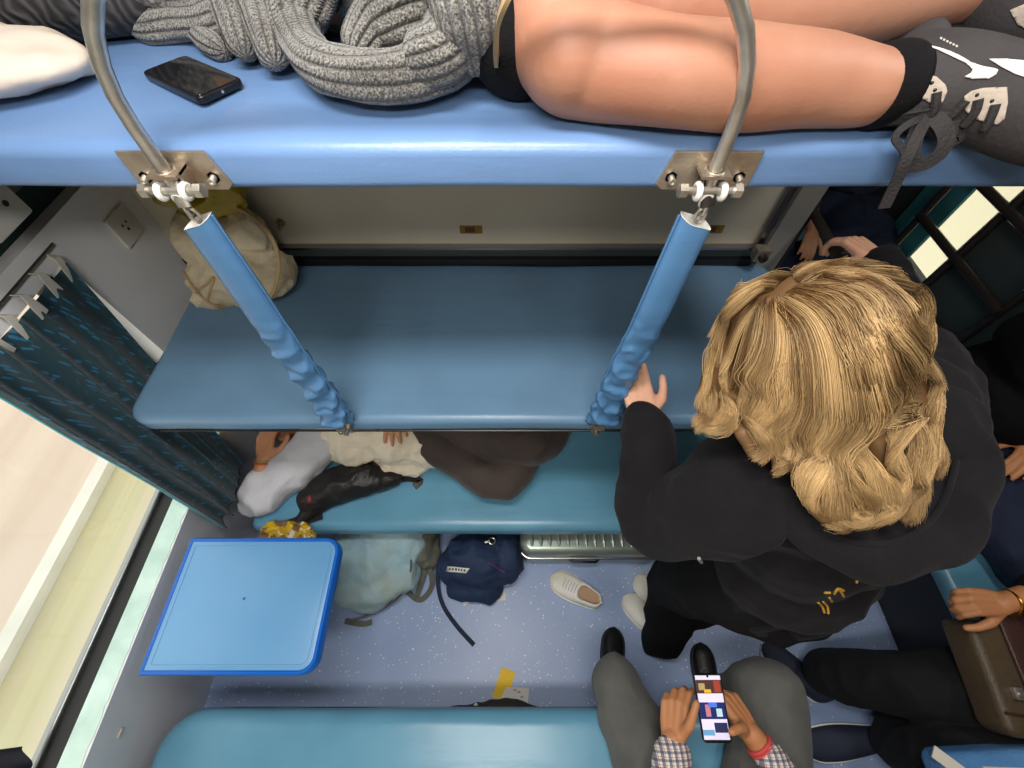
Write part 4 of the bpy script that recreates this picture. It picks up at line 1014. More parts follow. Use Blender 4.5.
def strands(name, guides, n_per, m, parent, spread=.016, wave=.006, r0=.0011, seg=26, seed=1):
    rg = np.random.default_rng(seed); VS = []; FS = []; TN = []; base = 0
    for gi, gd in enumerate(guides):
        c = np.array([tuple(p) for p in spline([tuple(p) for p in gd], 10)])
        d = np.r_[0, np.cumsum(np.linalg.norm(np.diff(c, axis=0), axis=1))]; L = d[-1]
        ctr = np.array(HC)
        clumps = rg.normal(0, 1, (7, 2)); 
        for k in range(n_per):
            cl = clumps[k % 7]; st = rg.uniform(0, .05); en = rg.uniform(.80, 1.03)
            t = np.linspace(st, min(en, 1), seg); s = t*L
            p = np.stack([np.interp(s, d, c[:, i]) for i in range(3)], 1)
            T = np.gradient(p, axis=0); T /= np.linalg.norm(T, axis=1)[:, None]+1e-9
            rad = p-ctr; rad /= np.linalg.norm(rad, axis=1)[:, None]; rad[:, 2] += np.clip((t-.5)*1.2, 0, .8); rad /= np.linalg.norm(rad, axis=1)[:, None]
            B = np.cross(T, rad); B /= np.linalg.norm(B, axis=1)[:, None]+1e-9; Nn = np.cross(B, T)
            o = cl*.55+rg.normal(0, .55, 2); sp = spread*(.65+.8*np.minimum(t*2.2, 1)-.85*np.clip((t-.5)/.25, 0, 1))*(1-.8*np.clip((t-.6)/.4, 0, 1))
            ph = gi*1.3+cl[0]*.9+rg.normal(0, .12); w = wave*np.clip((t-.35)/.4, 0, 1)*np.sin(2*PI*s/.15+ph); w2 = wave*.7*np.clip((t-.35)/.4, 0, 1)*np.cos(2*PI*s/.15+ph)
            p = p+B*(o[0]*sp+w)[:, None]+Nn*(np.abs(o[1])*sp*.30+w2*.6+.001)[:, None]
            # fly-away
            fl = rg.normal(0, .0005, (seg, 3)); p += np.cumsum(np.cumsum(fl, axis=0), axis=0)*.06
            r = r0*(1-.75*t**3)*rg.uniform(.7, 1.15)
            e1 = B; e2 = Nn
            ring = np.stack([p+e1*r[:, None], p+(-.5*e1+.866*e2)*r[:, None], p+(-.5*e1-.866*e2)*r[:, None]], 1)   # seg,3,3
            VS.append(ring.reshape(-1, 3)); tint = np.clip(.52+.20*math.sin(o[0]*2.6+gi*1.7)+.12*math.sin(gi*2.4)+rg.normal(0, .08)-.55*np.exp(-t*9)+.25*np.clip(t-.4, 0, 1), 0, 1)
            TN.append(np.repeat(tint, 3))
            i = base+np.arange(seg-1)[:, None]*3
            for a_, b_ in ((0, 1), (1, 2), (2, 0)): FS.append(np.concatenate([i+a_, i+b_, i+3+b_, i+3+a_], 1))
            base += seg*3
    VS = np.concatenate(VS); FS = np.concatenate(FS); TN = np.concatenate(TN)
    me = bpy.data.meshes.new(name); me.vertices.add(len(VS)); me.vertices.foreach_set('co', VS.ravel().astype(np.float32))
    me.loops.add(FS.size); me.loops.foreach_set('vertex_index', FS.ravel().astype(np.int32)); me.polygons.add(len(FS)); me.polygons.foreach_set('loop_start', np.arange(0, FS.size, 4, dtype=np.int32))
    me.polygons.foreach_set('use_smooth', [True]*len(FS)); me.update(calc_edges=True)
    a = me.attributes.new('tint', 'FLOAT', 'POINT'); a.data.foreach_set('value', TN.astype(np.float32))
    me.materials.append(MATS[m]); return link(bpy.data.objects.new(name, me), parent)
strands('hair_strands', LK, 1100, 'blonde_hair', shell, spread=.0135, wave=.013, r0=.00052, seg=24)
# ================================================================ seated man with the phone
mn = thing('person', (.54, -.5, .455), 'seated person in grey trousers and checked shirt holding a phone with both hands', 'person')
KL, KR = V((.325, -.075, .50)), V((.755, -.085, .50)); HL, HR = V((.46, -.50, .56)), V((.62, -.50, .56)); AL, AR = V((.39, -.06, .09)), V((.765, -.12, .09))
WL, WR = P(673, 740, z=.768), P(752, 735, z=.768)
EL, ER = V((.30, -.50, .72)), V((.80, -.48, .72)); SL_, SR_ = V((.36, -.55, 1.02)), V((.72, -.55, 1.02)); HM = V((.54, -.50, 1.29))
bl = Blob(); q = head(bl, HM, V((0, .8, -.6)), V((0, .5, .85)))
bl.chain([HM+V((0, -.02, -.08)), V((.54, -.55, 1.08)), V((.54, -.56, .8)), V((.54, -.52, .58))], [.055, .08, .10, .10]); bl.chain([SL_, SR_], [.05, .05])
arm(bl, [SL_, EL, WL], [.045, .038, .026]); arm(bl, [SR_, ER, WR], [.045, .038, .026])
for a, b_, c_ in ((HL, KL, AL), (HR, KR, AR)): bl.chain([a, b_, c_], [.07, .05, .035])
PC = V((.482, -.098, .80)); pn = V((-.10, -.22, .96)).normalized(); pd = V((-.03, 1, .2)); pd = (pd-pn*pd.dot(pn)).normalized(); ps = pd.cross(pn)
hand(bl, WL, V((.22, .92, .10)), V((-.62, -.15, .75)), (.6, .25, .7), curls=((28, 40, 30), (38, 45, 30), (44, 48, 30), (48, 50, 30)), th=((.60, .55, .45), (.9, .35, .25), (.95, .25, .05)), sc=.88)
hand(bl, WR, V((-.46, .86, .02)), V((.55, .1, .80)), (-.6, .25, .7), curls=((28, 42, 30), (38, 45, 30), (46, 50, 30), (60, 50, 30)), th=((.45, .60, .65), (.35, .95, .28), (.25, .98, -.02)), sc=.92)
bl.build('body', 'skin_tan', mn, .0035, 3); eyes(q, mn)
bl = Blob(); bl.ell(HM+V((0, -.02, .035)), (.083, .100, .088)); bl.build('hair', 'black_cloth', mn, .006, 4, (.006, 40))
bl = Blob(); bl.ell((.54, -.54, .56), (.18, .16, .12))
bl.chain([HL, KL+V((0, -.02, .01)), KL+V((0, .005, -.03)), AL+V((0, 0, .04))], [.125, .080, .078, .060], sub=4); bl.chain([HR, KR+V((0, -.03, .01)), KR+V((0, -.005, -.03)), AR+V((0, 0, .04))], [.13, .102, .090, .064], sub=4)
bl.build('trousers', 'trouser_grey', mn, .008, 6, [(.012, 6, (1, .8, 1), True), (.004, 20)])
for toe, heel in ((P(615, 642, z=.05), AL+V((-.005, -.06, -.05))), (P(705, 650, z=.05), AR+V((.0, -.06, -.05)))):
    shoe(lay(toe, heel), 'leather_black', 'rubber', '', L=max(.24, (toe-heel).length*1.02), W=.044, H=.068, opening=False, parent=mn, laces=False)
# checked shirt
g = G('check_cloth', .85); o = g.tc.outputs['Object']; sx = g.n('ShaderNodeSeparateXYZ', {0: o})
def band(s_, f, a, b): 
    fr = g.math('FRACT', g.math('MULTIPLY', s_, f)); return g.math('MULTIPLY', g.math('GREATER_THAN', fr, a), g.math('LESS_THAN', fr, b))
c = g.mix(g.math('MULTIPLY', band(sx.outputs[0], 70., .15, .62), .75), lin('e0dad2'), lin('2c3a5c')); c = g.mix(g.math('MULTIPLY', band(sx.outputs[1], 70., .15, .50), .65), c, lin('2c3a5c'))
c = g.mix(g.math('MULTIPLY', band(sx.outputs[0], 70., .72, .80), .8), c, lin('a8553c')); c = g.mix(g.math('MULTIPLY', band(sx.outputs[1], 70., .72, .80), .8), c, lin('a8553c')); g.col(c)
bl = Blob(); arm(bl, [SL_, EL, (EL*.35+WL*.65), WL+(EL-WL).normalized()*.030], [.075, .058, .046, .043]); arm(bl, [SR_, ER, (ER*.35+WR*.65), WR+(ER-WR).normalized()*.055], [.075, .058, .046, .043])
bl.ell((.54, -.55, .98), (.21, .12, .13)); bl.chain([SL_, SR_], [.075, .075]); bl.ell((.54, -.55, .95), (.20, .12, .16)); bl.ell((.54, -.55, .74), (.17, .12, .18)); bl.build('checked_shirt', 'check_cloth', mn, .008, 5, (.008, 9, (1, 1, 1), True))
dr = (ER-WR).normalized(); MB().torus(WR+dr*.022, dr, .029, .0042, 24, 8).build('thread_bracelet', mat('red_thread', 'cc4a48', .8).name, mn)
MB().torus(WR+dr*.030, dr, .029, .0035, 24, 8).build('thread_bracelet', 'red_thread', mn)
# phone
M = basis(PC, ps, pd, pn)
t = thing('smartphone', PC, 'lit smartphone with a video feed on screen, in the hands of the seated person', 'phone')
hx, hy = .033, .070
MB().slab(rrect(-hx, hx, -hy, hy, .009, 6), -.0085, 0, .002, 3, M=M).build('case', 'phone_body', t)
def scr(name, x0, x1, y0, y1, colr, par, z=.0004, e=.5):
    m = MATS.get('scr_'+colr) or mat('scr_'+colr, colr, .3, emit=e)
    return MB().slab(rrect(x0*hx, x1*hx, y0*hy, y1*hy, .0006, 1), z-.0003, z, 0, M=M).build(name, m, par, False)
sc_ = scr('screen', -.90, .90, -.90, .95, 'd8d0ee', t, e=.5)
for a in ((-.9, .9, .42, .82, '4a3230'), (-.75, -.3, .52, .72, 'b09a60'), (.35, .8, .46, .8, 'a0402c'), (-.4, .1, .44, .54, 'e0b030'), (-.9, .9, -.32, .16, '1c2c66'), (-.5, -.15, -.25, .10, 'c07a8a'), (.25, .65, -.25, -.02, 'b8d8e0'), (-.25, .35, .02, .16, '4a7ae0'), (-.9, -.1, -.78, -.62, '6aa0c8'), (-.05, .85, -.70, -.42, '2a3054')):
    scr('picture', a[0], a[1], a[2], a[3], a[4], sc_, .0007 if a[1]-a[0] > 1.5 else .0010, .35)
MB().cyl(M @ V((0, hy*.93, .0002)), M @ V((0, hy*.93, .0009)), .0028, 10).build('camera_hole', 'screen_off', sc_)
# ================================================================ person lying on the far lower berth
ly = thing('person', (-.5, .76, .457), 'person lying on the lower berth in a cream shirt and brown trousers', 'person')
S1, E1, W1 = V((-.74, .70, .57)), P(262, 496, z=.515), P(264, 459, z=.60)
W2 = V((-.43, .80, .715))
bl = Blob(); q = head(bl, (-.90, .80, .57), V((.25, -.25, .93)), V((-1, 0, .2))); bl.chain([(-.82, .78, .55), (-.70, .77, .56)], [.055, .07]); bl.chain([(-.70, .77, .56), (-.33, .77, .56)], [.09, .09])
arm(bl, [S1, E1, W1], [.045, .036, .026]); arm(bl, [V((-.72, .88, .57)), V((-.60, .93, .60)), W2], [.045, .036, .026])
hand(bl, W1, V((.12, .75, .55)), V((-.2, -.6, .75)), (.9, 0, .2), curls=((20, 30, 20), (25, 30, 20), (30, 35, 20), (30, 35, 20)), sc=.95)
hand(bl, W2, V((.05, -1, -.22)), V((0, -.1, 1)), (-1, 0, 0), curls=((12, 18, 12),)*4, sc=.95, spread=(.2, .06, -.08, -.22))
K1, K2 = P(503, 482, z=.575), P(535, 447, z=.66)
for a, b_, c_ in ((V((-.33, .72, .56)), K1, V((.18, .86, .50))), (V((-.33, .84, .58)), K2, V((.20, .95, .50)))): bl.chain([a, b_, c_], [.07, .05, .035])
bl.build('body', 'skin_warm', ly, .004, 3); eyes(q, ly)
bl = Blob(); bl.ell((-.935, .82, .565), (.095, .085, .085)); bl.build('hair', 'black_cloth', ly, .006, 4, (.006, 40))
MB().torus(W1+(E1-W1).normalized()*.012, (E1-W1), .031, .0035, 24, 8).build('bracelet', mat('orange_thread', 'c85a28', .6).name, ly); MB().torus(W1+(E1-W1).normalized()*.004, (E1-W1), .030, .0022, 24, 8).build('bracelet', 'cord_tan', ly)
bl = Blob(); bl.ell((-.62, .765, .575), (.16, .145, .105)); bl.ell((-.44, .765, .575), (.16, .140, .100)); bl.ell((-.33, .76, .555), (.10, .145, .085))
bl.chain([P(420, 466, z=.50), P(360, 470, z=.50)], [.03, .035])
bl.build('shirt_body', 'shirt_cream', ly, .007, 5, [(.022, 8, (1, .6, 1), True), (.008, 24, (1, 1, 1), True)])
bl = Blob(); arm(bl, [S1, (S1+E1)/2, E1+V((0, -.0, .0)), (E1*.7+W1*.3), W1+(E1-W1).normalized()*.078], [.085, .078, .070, .060, .048]); bl.chain([P(290, 470, z=.52), P(250, 505, z=.49)], [.05, .04])
arm(bl, [V((-.72, .88, .57)), V((-.60, .93, .60)), W2+V((-.03, .03, 0))], [.075, .06, .05])
bl.build('shirt_sleeve', 'shirt_white', ly, .007, 5, [(.016, 8, (1, 1, 1), True), (.005, 24)])
bl = Blob(); bl.ell((-.33, .78, .56), (.12, .13, .10)); bl.chain([V((-.31, .72, .56)), (V((-.31, .72, .56))+K1)/2, K1, V((.10, .74, .56)), V((.20, .88, .50))], [.088, .080, .068, .060, .05], sub=3); bl.chain([V((-.31, .82, .59)), K2, V((.22, .93, .50))], [.092, .072, .06], sub=3)
bl.build('trousers', 'trouser_brown', ly, .007, 5, [(.012, 8, (1, 1, 1), True)])
# ================================================================ person lying on the upper berth
up = thing('person', (.0, .75, 1.83), 'person lying on the upper berth in black shorts and a grey knit sweater, legs bare', 'person')
KN = P(575, 58, z=1.886); AN = V((.452, .538, 1.872)); KN2 = P(655, 0, y=.645); AN2 = P(985, -14, y=.675)
bl = Blob()
bl.chain([P(548, -110, y=.82), P(552, -30, y=.66), KN+V((-.012, .012, .008)), KN+V((.02, -.004, -.002)), P(670, 74, z=1.884), P(745, 80, z=1.878), P(810, 82, z=1.874), P(862, 88, z=1.870), P(880, 86, z=1.871)], [.085, .074, .060, .057, .050, .050, .045, .038, .034], n=24, sub=5)
bl.ell(KN+V((-.004, -.006, .004)), (.060, .056, .056))
bl.chain([P(560, -140, y=.86), P(600, -60, y=.74), KN2, P(705, 8, y=.64), P(760, 10, y=.645), P(840, 2, y=.655), P(920, -8, y=.665), AN2], [.085, .072, .064, .060, .057, .050, .042, .034], n=24, sub=5)
bl.chain([V((-.02, .84, 1.93)), V((-.45, .86, 1.93))], [.10, .12]); bl.chain([V((-.45, .84, 1.94)), V((-.62, .84, 1.93))], [.06, .06])
q = head(bl, (-.76, .86, 1.925), V((.2, -.75, .55)), V((-1, 0, 0)))
hw = P(392, -27, z=1.93); arm(bl, [V((-.42, .80, 1.98)), V((-.22, .80, 1.95)), hw+V((-.02, .07, .0))], [.05, .045, .028]); hand(bl, hw+V((-.02, .07, 0)), V((.2, -1, .1)), V((0, .1, 1)), (1, 0, 0), curls=((30, 40, 20),)*4, sc=.9)
bl.build('body', 'skin_fair', up, .0045, 5, (.002, 12)); eyes(q, up)
bl = Blob(); bl.ell((-.80, .87, 1.93), (.10, .09, .085)); bl.build('hair', 'black_cloth', up, .006, 4, (.006, 40))
bl = Blob(); a, b_ = P(532, -60, y=.72), P(542, 30, y=.60)
bl.chain([V((-.10, .84, 1.925)), P(505, -60, y=.72), P(512, 10, z=1.895), P(517, 36, z=1.888)], [.10, .088, .072, .066], n=24); bl.chain([V((-.02, .84, 1.93)), P(548, -100, y=.80)], [.11, .095], n=24)
bl.build('shorts', 'trouser_black', up, .006, 4, [(.006, 12)])
e = [P(u, v, z=z) for u, v, z in ((514, -20, 1.97), (507, -2, 1.965), (499, 20, 1.945), (496, 45, 1.915), (498, 66, 1.875), (506, 80, 1.845))]
MB().ribbon(spline([tuple(p) for p in e], 5), .010, .004, V((-.6, 0, .8))).build('waist_hem', 'cord_tan', up)
# knitted sweater
g = G('grey_knit', .95); uvn = g.n('ShaderNodeSeparateXYZ', {0: g.tc.outputs['UV']}); U, Vv = uvn.outputs[0], uvn.outputs[1]
g.b.inputs['Sheen Weight'].default_value = .3
fu = g.math('FRACT', U); tri = g.math('ABSOLUTE', g.math('SUBTRACT', fu, .5))
fv = g.math('FRACT', g.math('ADD', Vv, g.math('MULTIPLY', tri, 1.1)))
st = g.math('SINE', g.math('MULTIPLY', fv, PI)); rib = g.math('SINE', g.math('MULTIPLY', fu, PI))
half = g.math('ABSOLUTE', g.math('SUBTRACT', tri, .25)); yarn = g.math('SUBTRACT', 1., g.math('MULTIPLY', half, 3.))
h = g.math('ADD', g.math('MULTIPLY', rib, 1.8), g.math('MULTIPLY', g.math('MULTIPLY', st, yarn), .8))
nz = g.n('ShaderNodeTexNoise', {'Vector': g.tc.outputs['Object'], 'Scale': 600., 'Detail': 2.}).outputs[0]
h = g.math('ADD', h, g.math('MULTIPLY', nz, .7)); g.bump(h, 1., .0026)
n2 = g.n('ShaderNodeTexNoise', {'Vector': g.tc.outputs['Object'], 'Scale': 420., 'Detail': 3.}).outputs[0]
c = g.mix(g.rng(n2, .36, .64), lin('3c3a38'), lin('9a968f')); c = g.mix(g.math('MULTIPLY', g.rng(rib, .6, .0), .8), c, lin('2c2b2a')); g.col(c)  # rib grooves coloured darker to paint in their shade
sw = MB()
def knit(path, rs, ribs=12, flat=1., zb=None, sub=8, seedk=0):
    pts = [P(u, v, z=z) for u, v, z in path]; sp = spline([tuple(p)+(r,) for p, r in zip(pts, rs)], sub); N = len(sp); n = 36
    C3 = [V(p[:3]) for p in sp]; RR = [p[3] for p in sp]; F = frames(C3, V((0, 0, 1))); vs = []; uv = []; L = 0
    for i in range(N):
        if i: L += (C3[i]-C3[i-1]).length
        T, a, b = F[i]
        cap = min(1, math.sqrt(max(0, 1-(1-min(i/(sub*.6), 1))**2))+.05, math.sqrt(max(0, 1-(1-min((N-1-i)/(sub*.6), 1))**2))+.05)
        for k in range(n+1):
            t = 2*PI*k/n; nr = 1+.16*noise.noise(V((math.cos(t)*1.1+seedk*7, math.sin(t)*1.1, L*16)))+.05*noise.noise(V((math.cos(t)*3+seedk, math.sin(t)*3, L*50)))
            vs.append(C3[i]+(a*math.cos(t)*flat+b*math.sin(t))*RR[i]*nr*cap); uv.append((k/n*ribs, L/.0052))
    m_ = n+1; fs = [(i*m_+k, i*m_+k+1, (i+1)*m_+k+1, (i+1)*m_+k) for i in range(N-1) for k in range(n)]
    fs.append(tuple(range(n))[::-1]); fs.append(tuple((N-1)*m_+k for k in range(n))); sw.add(vs, fs, uv)
knit([(322, -38, 1.93), (308, -3, 1.90), (300, 30, 1.875), (318, 64, 1.866), (362, 76, 1.864), (418, 72, 1.866), (458, 44, 1.875), (470, 4, 1.90)], [.030, .030, .027, .026, .027, .030, .034, .034], 12)
knit([(352, 58, 1.875), (372, 28, 1.895), (400, 10, 1.91), (430, 6, 1.91), (455, 22, 1.90), (440, 52, 1.885), (405, 62, 1.878)], [.020, .030, .034, .036, .034, .032, .028], 14, seedk=1)
knit([(395, 54, 1.865), (410, 27, 1.89), (430, 2, 1.90), (440, -38, 1.93)], [.030, .042, .045, .05], 16, seedk=2)
knit([(480, 70, 1.856), (474, 34, 1.895), (468, -3, 1.93), (460, -48, 1.955)], [.026, .036, .044, .05], 20, seedk=3)
knit([(276, 66, 1.852), (270, 40, 1.868), (262, 7, 1.885), (258, -38, 1.91)], [.016, .024, .028, .034], 12, seedk=4)
knit([(246, 58, 1.850), (240, 34, 1.866), (232, 4, 1.885), (230, -38, 1.91)], [.014, .022, .026, .03], 12, seedk=5)
knit([(296, 58, 1.858), (290, 30, 1.876), (288, -3, 1.90), (290, -38, 1.92)], [.014, .022, .03, .03], 12, seedk=11)
knit([(134, 26, 1.848), (152, 28, 1.850), (182, 24, 1.854), (212, 22, 1.862), (240, 12, 1.875)], [.014, .022, .024, .024, .024], 12, seedk=6)
knit([(190, 22, 1.854), (208, 40, 1.848), (226, 52, 1.846)], [.018, .018, .014], 10, seedk=7)
knit([(126, -4, 1.872), (160, 0, 1.876), (205, -4, 1.885), (262, -20, 1.90)], [.012, .016, .018, .02], 9, seedk=8)
knit([(180, -64, 1.90), (240, -64, 1.92), (320, -74, 1.95), (420, -84, 1.97), (490, -84, 1.97)], [.04, .05, .06, .065, .06], 24, seedk=9)
knit([(345, 12, 1.86), (360, -8, 1.89), (380, -28, 1.92)], [.02, .03, .04], 12, seedk=10)
so_ = sw.build('sweater', 'grey_knit', up, uv=True, autosmooth=False)
bl = Blob(); bl.ell((-.30, .86, 1.93), (.30, .125, .115)); bl.ell((-.50, .87, 1.935), (.16, .14, .125)); arm(bl, [V((-.42, .80, 1.98)), V((-.22, .80, 1.95)), hw+V((-.02, .10, 0))], [.075, .06, .048]); bl.chain([V((-.10, .85, 1.93)), V((-.02, .85, 1.93))], [.11, .11])
bl.build('sweater_body', mat('knit_plain', '57544f', .95, bump=.6, bscale=180, col2='8a867f', cscale=160, cmix=(.4, .6)).name, up, .008, 5, (.008, 8, (1, 1, 1), True))
# socks and trainers
mat('trainer_grey', '3a3638', .75, bump=.12, bscale=200, col2='302c2e', cscale=14); mat('trainer_panel', 'b9ab9d', .7, bump=.2, bscale=200); mat('swoosh_white', 'f2ece4', .5); mat('lace_grey', '2e2b2c', .8, bump=.3, bscale=300)
sd, su = V((.925, -.38, -.02)).normalized(), V((-.38, -.925, .0)).normalized()
def trainer(hp_, label_, host):
    M = basis(hp_, sd, su.cross(sd), su); up_, so, li, ins_, rim, w, h = shoe_mesh(.285, .050, .088, False, nt=40, ns=12)
    o = put(up_, M).build('trainer', 'trainer_grey', host, autosmooth=False); put(so, M).build('midsole', 'rubber', o)
    return o, M
H1 = V((.470, .625, 1.880))
def foot_shoe(pts, heel, sole):
    bl = Blob(); bl.chain(pts, n=24, sub=5); bl.ell(heel[0], heel[1]); o = bl.build('trainer', 'trainer_grey', up, .004, 6)
    bl = Blob(); bl.chain(sole, n=20, sub=5); bl.build('midsole', 'rubber', o, .004, 5); return o
tr1 = foot_shoe([tuple(P(912, 78, z=1.871))+(.043,), tuple(P(940, 84, z=1.872))+(.048,), tuple(P(985, 94, z=1.872))+(.046,), tuple(P(1045, 118, z=1.868))+(.043,), tuple(P(1090, 138, z=1.862))+(.034,)], (P(914, 52, z=1.866), (.032, .036, .036)),
    [tuple(P(905, 36, z=1.868))+(.026,), tuple(P(950, 50, z=1.866))+(.024,), tuple(P(1000, 60, z=1.866))+(.028,), tuple(P(1060, 90, z=1.862))+(.030,), tuple(P(1100, 115, z=1.86))+(.026,)])
bl = Blob(); bl.chain([P(882, 87, z=1.869), P(890, 84, z=1.870), P(899, 82, z=1.870)], [.0415, .041, .036], 24); bl.build('sock', 'trouser_black', up, .005, 4)
bv = bvh_of(tr1)
for nm, px, m_, lf in (
    ('panel', [(909.7, 72), (924, 73), (937, 77), (945.7, 85), (947.3, 91), (942.5, 102.5), (930.5, 102.5), (919, 96), (911, 86.5)], 'trainer_panel', .0012),
    ('panel', [(964, 96), (970.6, 91), (982, 88), (996, 87.3), (1006.6, 87.3), (1008, 102.5), (1005, 118), (998, 124), (985, 121), (975, 118), (965, 110)], 'trainer_panel', .0012),
    ('swoosh', [(916, 44), (940, 49), (956, 55), (972, 64), (982, 67), (993, 69), (997, 70.5), (995, 75), (988, 78.5), (972, 79), (964, 77), (970.5, 73), (972, 70), (966, 64), (953, 58), (937, 50.5)], 'swoosh_white', .0016),
    ('side_flash', [(988, 60), (1004, 60), (1024, 62), (1030, 64), (1030, 80), (1014, 74.5), (1001, 68)], 'swoosh_white', .0016)):
    decal(nm, px, bv, m_, tr1, lf, 4.)
for u, v in ((923, 85), (932, 83), (977, 95), (992, 101), (935, 90)):
    p, n_ = on_surface(bv, u, v)
    if p is not None: MB().ball(p+(CAM-p).normalized()*.0016, .0017, 8, 6).build('eyelet', 'black_plastic', tr1)
for px in ([(937, 92), (935, 108), (928, 118)], [(966, 100), (957, 110), (948, 118)], [(978, 99), (975, 112), (965, 124)], [(996, 104), (991, 118), (985, 128)]):
    draped(px, .0042, 'lace', 'lace_grey', tr1, bv, 4, .002)
mat('tiny_text', 'cfc6bc', .6)
for k in range(6): 
    u = 940+k*3.1; v = 38+k*1.55; decal('letter', [(u, v), (u+2, v+1), (u+1.2, v+2.6), (u-.8, v+1.6)], bv, 'tiny_text', tr1, .001, 4.)
kn = P(929, 114, y=.50)
def loop(px, ys, w, name='lace_loop'):
    q = [P(u, v, y=y) for (u, v), y in zip(px, ys)]; sp = spline([tuple(p) for p in q], 6); N = len(sp)
    MB().ribbon(sp, w, .0022, V((-.3, -.9, .6))).build(name, 'lace_grey', tr1)
loop([(929, 112), (905, 104), (880, 110), (868, 118), (885, 120), (908, 118), (929, 114)], [.495, .50, .505, .51, .50, .495, .49], .014)
loop([(929, 114), (942, 125), (946, 142), (935, 158), (915, 166), (912, 150), (918, 130), (929, 116)], [.49, .475, .465, .462, .465, .47, .48, .49], .015)
loop([(929, 114), (915, 140), (905, 162), (895, 185), (884, 208)], [.49, .47, .46, .458, .455], .012, 'lace_end')
loop([(930, 116), (948, 118), (962, 128), (955, 140), (940, 132), (930, 118)], [.49, .48, .475, .472, .478, .49], .012)
loop([(925, 116), (905, 126), (895, 138), (903, 150), (905, 162)], [.49, .475, .468, .465, .462], .007, 'lace_end')
MB().ball(kn, (.012, .008, .010), 12, 8).build('lace_knot', 'lace_grey', tr1)
tr2 = foot_shoe([tuple(P(1000, -4, y=.66))+(.042,), tuple(P(1020, 2, y=.64))+(.045,), tuple(P(1070, 20, y=.61))+(.044,), tuple(P(1110, 40, y=.58))+(.036,)], (P(1000, -30, y=.69), (.034, .036, .036)),
    [tuple(P(1010, -40, y=.71))+(.026,), tuple(P(1100, 0, y=.67))+(.026,)])
bv2 = bvh_of(tr2)
decal('panel', [(1010, 10), (1024, 4), (1030, 6), (1030, 30), (1018, 24)], bv2, 'trainer_panel', tr2, .0012, 4.)
bl = Blob(); bl.chain([AN2+V((-.02, 0, 0)), AN2+V((.03, 0, 0))], [.036, .04]); bl.build('sock', 'trouser_black', up, .005, 4)
# dark ribbed blanket and cushion behind the pillow
g = G('ribbed_blanket', .85); o = g.tc.outputs['Object']; wv = g.n('ShaderNodeTexWave', {'Vector': o, 'Scale': 22., 'Distortion': 6., 'Detail': 1., 'Detail Scale': 1.5}).outputs['Fac']
g.col(g.mix(wv, lin('1d1c1f'), lin('454344'))); g.bump(wv, .7, .004)
bl = Blob(); bl.ell((-.66, .775, 1.885), (.20, .075, .05)); bl.ell((-.64, .82, 1.90), (.20, .10, .07)); bl.ell((-.42, .84, 1.875), (.12, .08, .045)); bl.ell((-.80, .80, 1.92), (.15, .12, .08))
o = bl.build('ribbed_blanket', 'ribbed_blanket', None, .007, 5, (.014, 8, (1, 1, 1), True)); tag(o, 'dark ribbed blanket behind the white pillow on the upper berth', 'blanket')
bl = Blob(); bl.ell((-.36, .78, 1.845), (.09, .09, .02)); bl.ell((-.33, .86, 1.88), (.09, .07, .05)); o = bl.build('dark_cloth', 'black_cloth', None, .007, 4, (.01, 12)); tag(o, 'black cloth lying between the pillow and the grey sweater', 'cloth')
# ================================================================ people across the aisle
pc = thing('person', (1.8, -.1, .455), 'seated person in black trousers holding a brown bag, gold bangle on the wrist', 'person')
A1, A2 = P(818, 674, z=.11), P(885, 742, z=.11); C1, C2 = P(972, 688, z=.50), P(990, 775, z=.50); WB = P(1003, 603, z=.775)
bl = Blob(); bl.chain([(1.82, -.12, .58), (1.86, -.12, .9), (1.86, -.1, 1.1), (1.84, -.1, 1.2)], [.10, .10, .08, .055]); q = head(bl, (1.82, -.1, 1.32), V((-1, 0, -.2)), V((0, 0, 1)))
for a, b_, c_ in (((1.8, -.02, .57), C1, A1), ((1.8, -.25, .57), C2, A2)): bl.chain([V(a), b_, c_], [.07, .05, .035])
arm(bl, [V((1.84, .08, 1.10)), V((1.72, .2, .85)), WB], [.045, .04, .027]); hand(bl, WB, V((-1, .05, -.02)), V((0, .15, 1)), (0, -1, 0), curls=((45, 50, 30), (50, 50, 30), (45, 55, 30), (40, 55, 30)), th=((.6, .6, -.4), (.8, .3, -.5), (.9, 0, -.5)), sc=.95)
bl.build('body', 'skin_tan', pc, .004, 3); eyes(q, pc)
bl = Blob(); bl.ell((1.845, -.1, 1.35), (.10, .085, .09)); bl.build('hair', 'black_cloth', pc, .007, 4)
bl = Blob(); bl.ell((1.8, -.13, .57), (.16, .22, .12)); bl.chain([V((1.8, -.02, .57)), C1, A1+V((.02, 0, .04))], [.12, .105, .082], sub=3); bl.chain([V((1.8, -.25, .57)), C2, A2+V((.02, 0, .04))], [.12, .105, .085], sub=3)
bl.build('trousers', mat('trouser_ink', '0e1013', .9).name, pc, .008, 5, [(.012, 8, (1, 1, 1), True)])
bl = Blob(); bl.ell((1.85, -.12, .95), (.12, .20, .18)); bl.ell((1.84, -.12, .75), (.13, .18, .15)); arm(bl, [V((1.84, .08, 1.10)), V((1.72, .2, .85)), WB+V((.10, .02, .02))], [.07, .06, .05]); bl.build('shirt', 'black_cloth', pc, .008, 4, (.01, 10, (1, 1, 1), True))
MB().torus(WB+V((.018, 0, .0)), (1, -.05, 0), .031, .004, 24, 8).build('bangle', mat('gold', 'e0a040', .25, 1.).name, pc)
for toe, heel in ((P(766, 644, z=.05), P(830, 700, z=.05)), (P(806, 748, z=.05), P(893, 738, z=.05))):
    shoe(lay(toe, heel), 'shoe_navy', 'white_rubber', '', L=(toe-heel).length, W=.052, H=.075, opening=False, parent=pc, laces=False)
